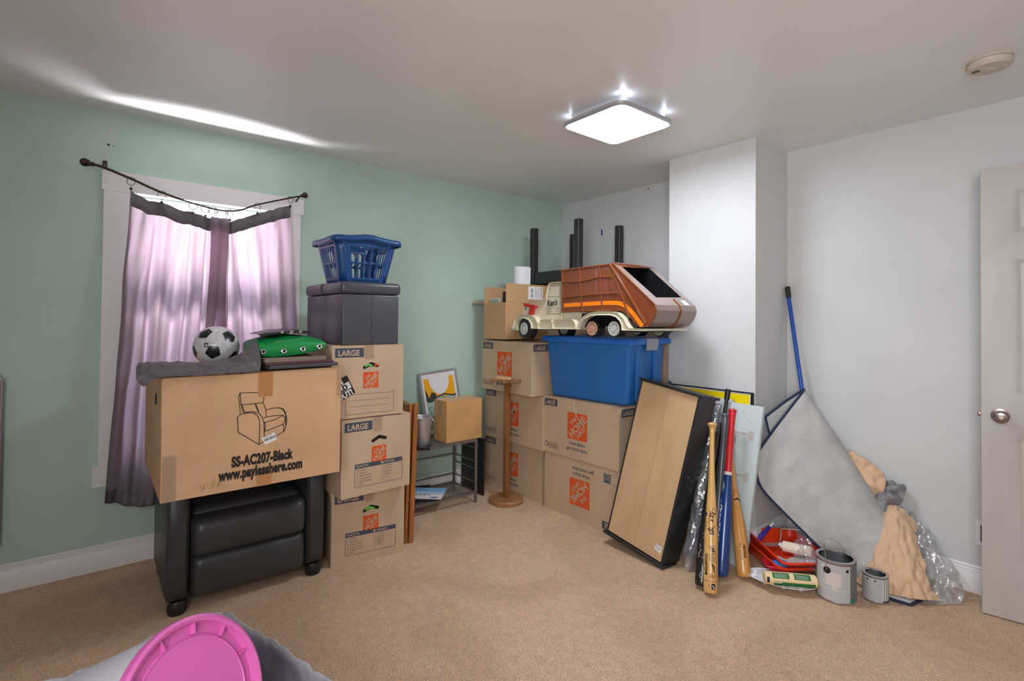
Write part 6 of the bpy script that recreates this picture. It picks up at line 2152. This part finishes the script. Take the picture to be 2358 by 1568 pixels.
bl = MB().lathe([(0.034, 0.0), (0.040, 0.008), (0.036, 0.020), (0.024, 0.029), (0.0, 0.032)], 28, cap0=True, sy=0.75).build('blue_sponge', mat('sponge_blue', (44, 112, 200), 0.5, bump=0.3, bscale=60, bdist=0.003))
bl.matrix_world = XF((2.226, 2.747, 0.064), 36)
tag(bl, 'rounded blue lump sitting in the small red tub', 'sponge')
pk = thing('roller_cover_pack', 'cream roller cover in clear wrapper with green printed bands, lying on the palette', 'roller cover', XF((2.318, 2.640, 0.0655), 41))
mb = MB()
RR = 0.029
prof = [(0.0, -0.118), (0.022, -0.118), (RR, -0.112), (RR + 0.001, 0), (RR, 0.112), (0.022, 0.118), (0.0, 0.118)]
MX = Matrix.Rotation(radians(90), 4, 'Y')
mb.lathe(prof, 32, M=MX)
def band(x0, x1, a0, a1, mi, lift):
    n = 8
    G = [[(x, -(RR + lift) * cos(radians(a0 + (a1 - a0) * i / n)), (RR + lift) * sin(radians(a0 + (a1 - a0) * i / n))) for x in (x0, x1)] for i in range(n + 1)]
    mb.grid(G, mi)
band(-0.085, -0.010, 25, 80, 1, 0.0016)
band(0.012, 0.085, 25, 80, 1, 0.0016)
band(-0.080, 0.105, -50, -5, 1, 0.0016)
band(-0.080, -0.045, -16, -8, 2, 0.0022)
band(-0.112, -0.100, -20, 30, 3, 0.0016)
for k in range(4):
    band(-0.078, -0.020, 34 + 9 * k, 36 + 9 * k, 2, 0.0022)
    band(0.018, 0.075, 34 + 9 * k, 36 + 9 * k, 2, 0.0022)
mb.build('roller_cover', [mat('roller_cream', (236, 214, 168), 0.5), mat('pack_green', (26, 112, 52), 0.35), PAPER, BLACKINK], pk)

us = thing('blue_umbrella', 'thin folded blue and purple umbrella behind the paint trays', 'umbrella', Matrix.Identity(4))
MB().tube([(1.985, 2.905, 0.025), (2.000, 2.935, 0.052), (2.030, 2.995, 0.105), (2.046, 3.030, 0.140)], [0.018, 0.020, 0.013, 0.008], 12).build('canopy', mat('umbrella_blue', (30, 54, 170), 0.35, rgb2=(110, 50, 170), vscale=14), us)
MB().tube([(2.046, 3.030, 0.140), (2.056, 3.050, 0.158)], [0.008, 0.009], 12).build('tip', PAPER, us)

# ------------------------------------------------------------------ foreground bin with liner, white bucket with pink lid
BA = 17.1
fb = thing('lined_bin', 'tall bin lined with a translucent grey bag, cut off by the bottom edge', 'bin', XF((1.705, 0.298, 0.0), BA))
# local: x along the long rim, y towards the viewer is negative
PUR = mat('bin_purple', (104, 62, 116), 0.5)
BW, BD = 0.66, 0.46
def bsec(k, z):
    return [(x * k + BW / 2, y * k - BD / 2, z) for x, y in rrect(BW, BD, 0.03, 5)]
mb = MB().grid([bsec(0.86, 0.0), bsec(1.0, 0.445)], wrap=True)
mb.add(bsec(0.86, 0.0), [list(range(len(bsec(1, 0))))])
solidify(mb.build('bin_body', PUR, fb, sharp=60), 0.005, 1.0)
LIN = film('grey_liner_film', 0.34, 0.50, (190, 192, 202), 16, 0.012)
rimp = [p for k_ in [densify(rrect(BW, BD, 0.03, 5))] for p in [(a_[0] + (b_[0] - a_[0]) * t_ / 3, a_[1] + (b_[1] - a_[1]) * t_ / 3) for a_, b_ in zip(k_, k_[1:] + k_[:1]) for t_ in range(3)]]
NB = len(rimp)
rows_ = []
prof_ = catmull([(1.045, 0, 0.26), (1.050, 0, 0.33), (1.045, 0, 0.40), (1.030, 0, 0.450), (1.000, 0, 0.462), (0.970, 0, 0.448), (0.950, 0, 0.40), (0.935, 0, 0.33)], 36)
for q_ in prof_:
    row = []
    for i, (x, y) in enumerate(rimp):
        fold = abs(noise.noise(Vector((x * 13 + 4, y * 17, q_.z * 9)))) * 1.5 - 0.3
        n2 = noise.noise(Vector((x * 55, y * 55, q_.z * 30 + 3)))
        n3 = noise.noise(Vector((x * 7, y * 7, 9)))
        kk = q_.x + 0.034 * fold + 0.010 * n2
        row.append((x * kk + BW / 2, y * kk - BD / 2, q_.z + 0.014 * n3 + 0.012 * fold))
    rows_.append(row)
mb = MB().grid(rows_, wrap=True)
mb.build('bag_liner', LIN, fb, recalc=False)
# things in the bin
BC = Vector((2.295, 0.160, 0.587))
BN = Vector((0.758, 0.518, 0.406)).normalized()
uq = BN.to_track_quat('Z', 'Y').to_matrix().to_4x4()
bkt = thing('white_bucket', 'white plastic bucket lying in the lined bin with a bright pink lid', 'bucket', Matrix.Translation(BC) @ uq)
PINK = mat('lid_pink', (214, 104, 180), 0.35)
mb = MB().lathe([(0.0, -0.006), (0.112, -0.006), (0.114, -0.004), (0.116, -0.006), (0.118, -0.010), (0.134, -0.010), (0.136, -0.004), (0.138, 0.004), (0.144, 0.007), (0.150, 0.003), (0.150, -0.014), (0.146, -0.020)], 72)
lid_ = mb.build('pink_lid', PINK, bkt, sharp=30)
for k in range(12):
    a = 2 * pi * k / 12 + 0.2
    MB().box((0.1175, -0.0012, -0.010), (0.137, 0.0012, 0.0), M=Matrix.Rotation(a, 4, 'Z')).build('lid_tab', PINK, lid_)
MB().lathe([(0.144, -0.016), (0.146, -0.022), (0.140, -0.024), (0.138, -0.05), (0.118, -0.30), (0.0, -0.30)], 60).build('bucket_body', mat('bucket_translucent_white', (214, 214, 226), 0.35), bkt)
P = surf([[(1.95, 0.02, 0.42), (1.99, 0.03, 0.45), (2.03, 0.02, 0.43)], [(1.97, -0.02, 0.44), (2.01, -0.01, 0.49), (2.05, -0.02, 0.46)], [(1.99, -0.06, 0.41), (2.04, -0.05, 0.44), (2.08, -0.06, 0.42)]], 20, 20, 0.015, 30, 2)
tag(MB().grid(P).build('crumpled_paper', PAPER), 'crumpled white paper scrap in the bin left of the pink-lidded bucket', 'paper')

# ------------------------------------------------------------------ game board at the left edge
gb = thing('framed_backboard', 'grey-framed clear backboard with sports sticker on the green wall at the left edge', 'backboard', XF((0.012, -0.926, 0.235), 90))
GBW, GBH = 0.60, 0.80
GRF = mat('grey_frame_plastic', (146, 138, 138), 0.35, metal=0.3)
mb = MB()
pts = [(0.0, 0.0), (GBW, 0.0)] + [(GBW, GBH - 0.05)] + [(GBW - 0.05 + 0.05 * cos(radians(a)), GBH - 0.05 + 0.05 * sin(radians(a))) for a in (15, 30, 45, 60, 75, 90)] + [(0.05 + 0.05 * cos(radians(a)), GBH - 0.05 + 0.05 * sin(radians(a))) for a in (90, 120, 150, 180)]
mb.tube([(x, -0.012, z) for x, z in pts], 0.010, 10, closed=True)
mb.build('rim_frame', GRF, gb)
mb = MB().box((0.004, -0.010, 0.004), (GBW - 0.006, -0.004, GBH - 0.012))
F = Face(mb, (0, -0.010, 0), (1, 0, 0), (0, 0, 1), (0, -1, 0))
F.poly([(GBW - 0.14, GBH - 0.19), (GBW - 0.012, GBH - 0.19), (GBW - 0.012, GBH - 0.075), (GBW - 0.14, GBH - 0.075)], 1, 2)
F.poly([(GBW - 0.135, GBH - 0.15), (GBW - 0.016, GBH - 0.15), (GBW - 0.016, GBH - 0.079), (GBW - 0.135, GBH - 0.079)], 2, 3)
F.disc(GBW - 0.055, GBH - 0.118, 0.032, 1, 4)
F.text('N', GBW - 0.050, GBH - 0.186, 0.034, 3, 0, 0.002, lift=4)
F.line([(GBW - 0.04, GBH - 0.135), (GBW - 0.028, GBH - 0.135), (GBW - 0.028, GBH - 0.125)], 0.004, 3, 5)
F.rect(0.02, GBH - 0.065, GBW - 0.012, GBH - 0.060, 4, 2)
F.rect(GBW - 0.06, GBH - 0.050, GBW - 0.018, GBH - 0.030, 1, 2)
F.text('n', GBW - 0.034, GBH - 0.048, 0.022, 4, 0, 0.001, lift=4)
mb.build('board', [mat('board_brown', (92, 74, 64), 0.25), PAPER, mat('logo_navy', (40, 44, 92), 0.5), mat('logo_red', (200, 52, 52), 0.5), mat('board_dark', (60, 58, 60), 0.5)], gb)
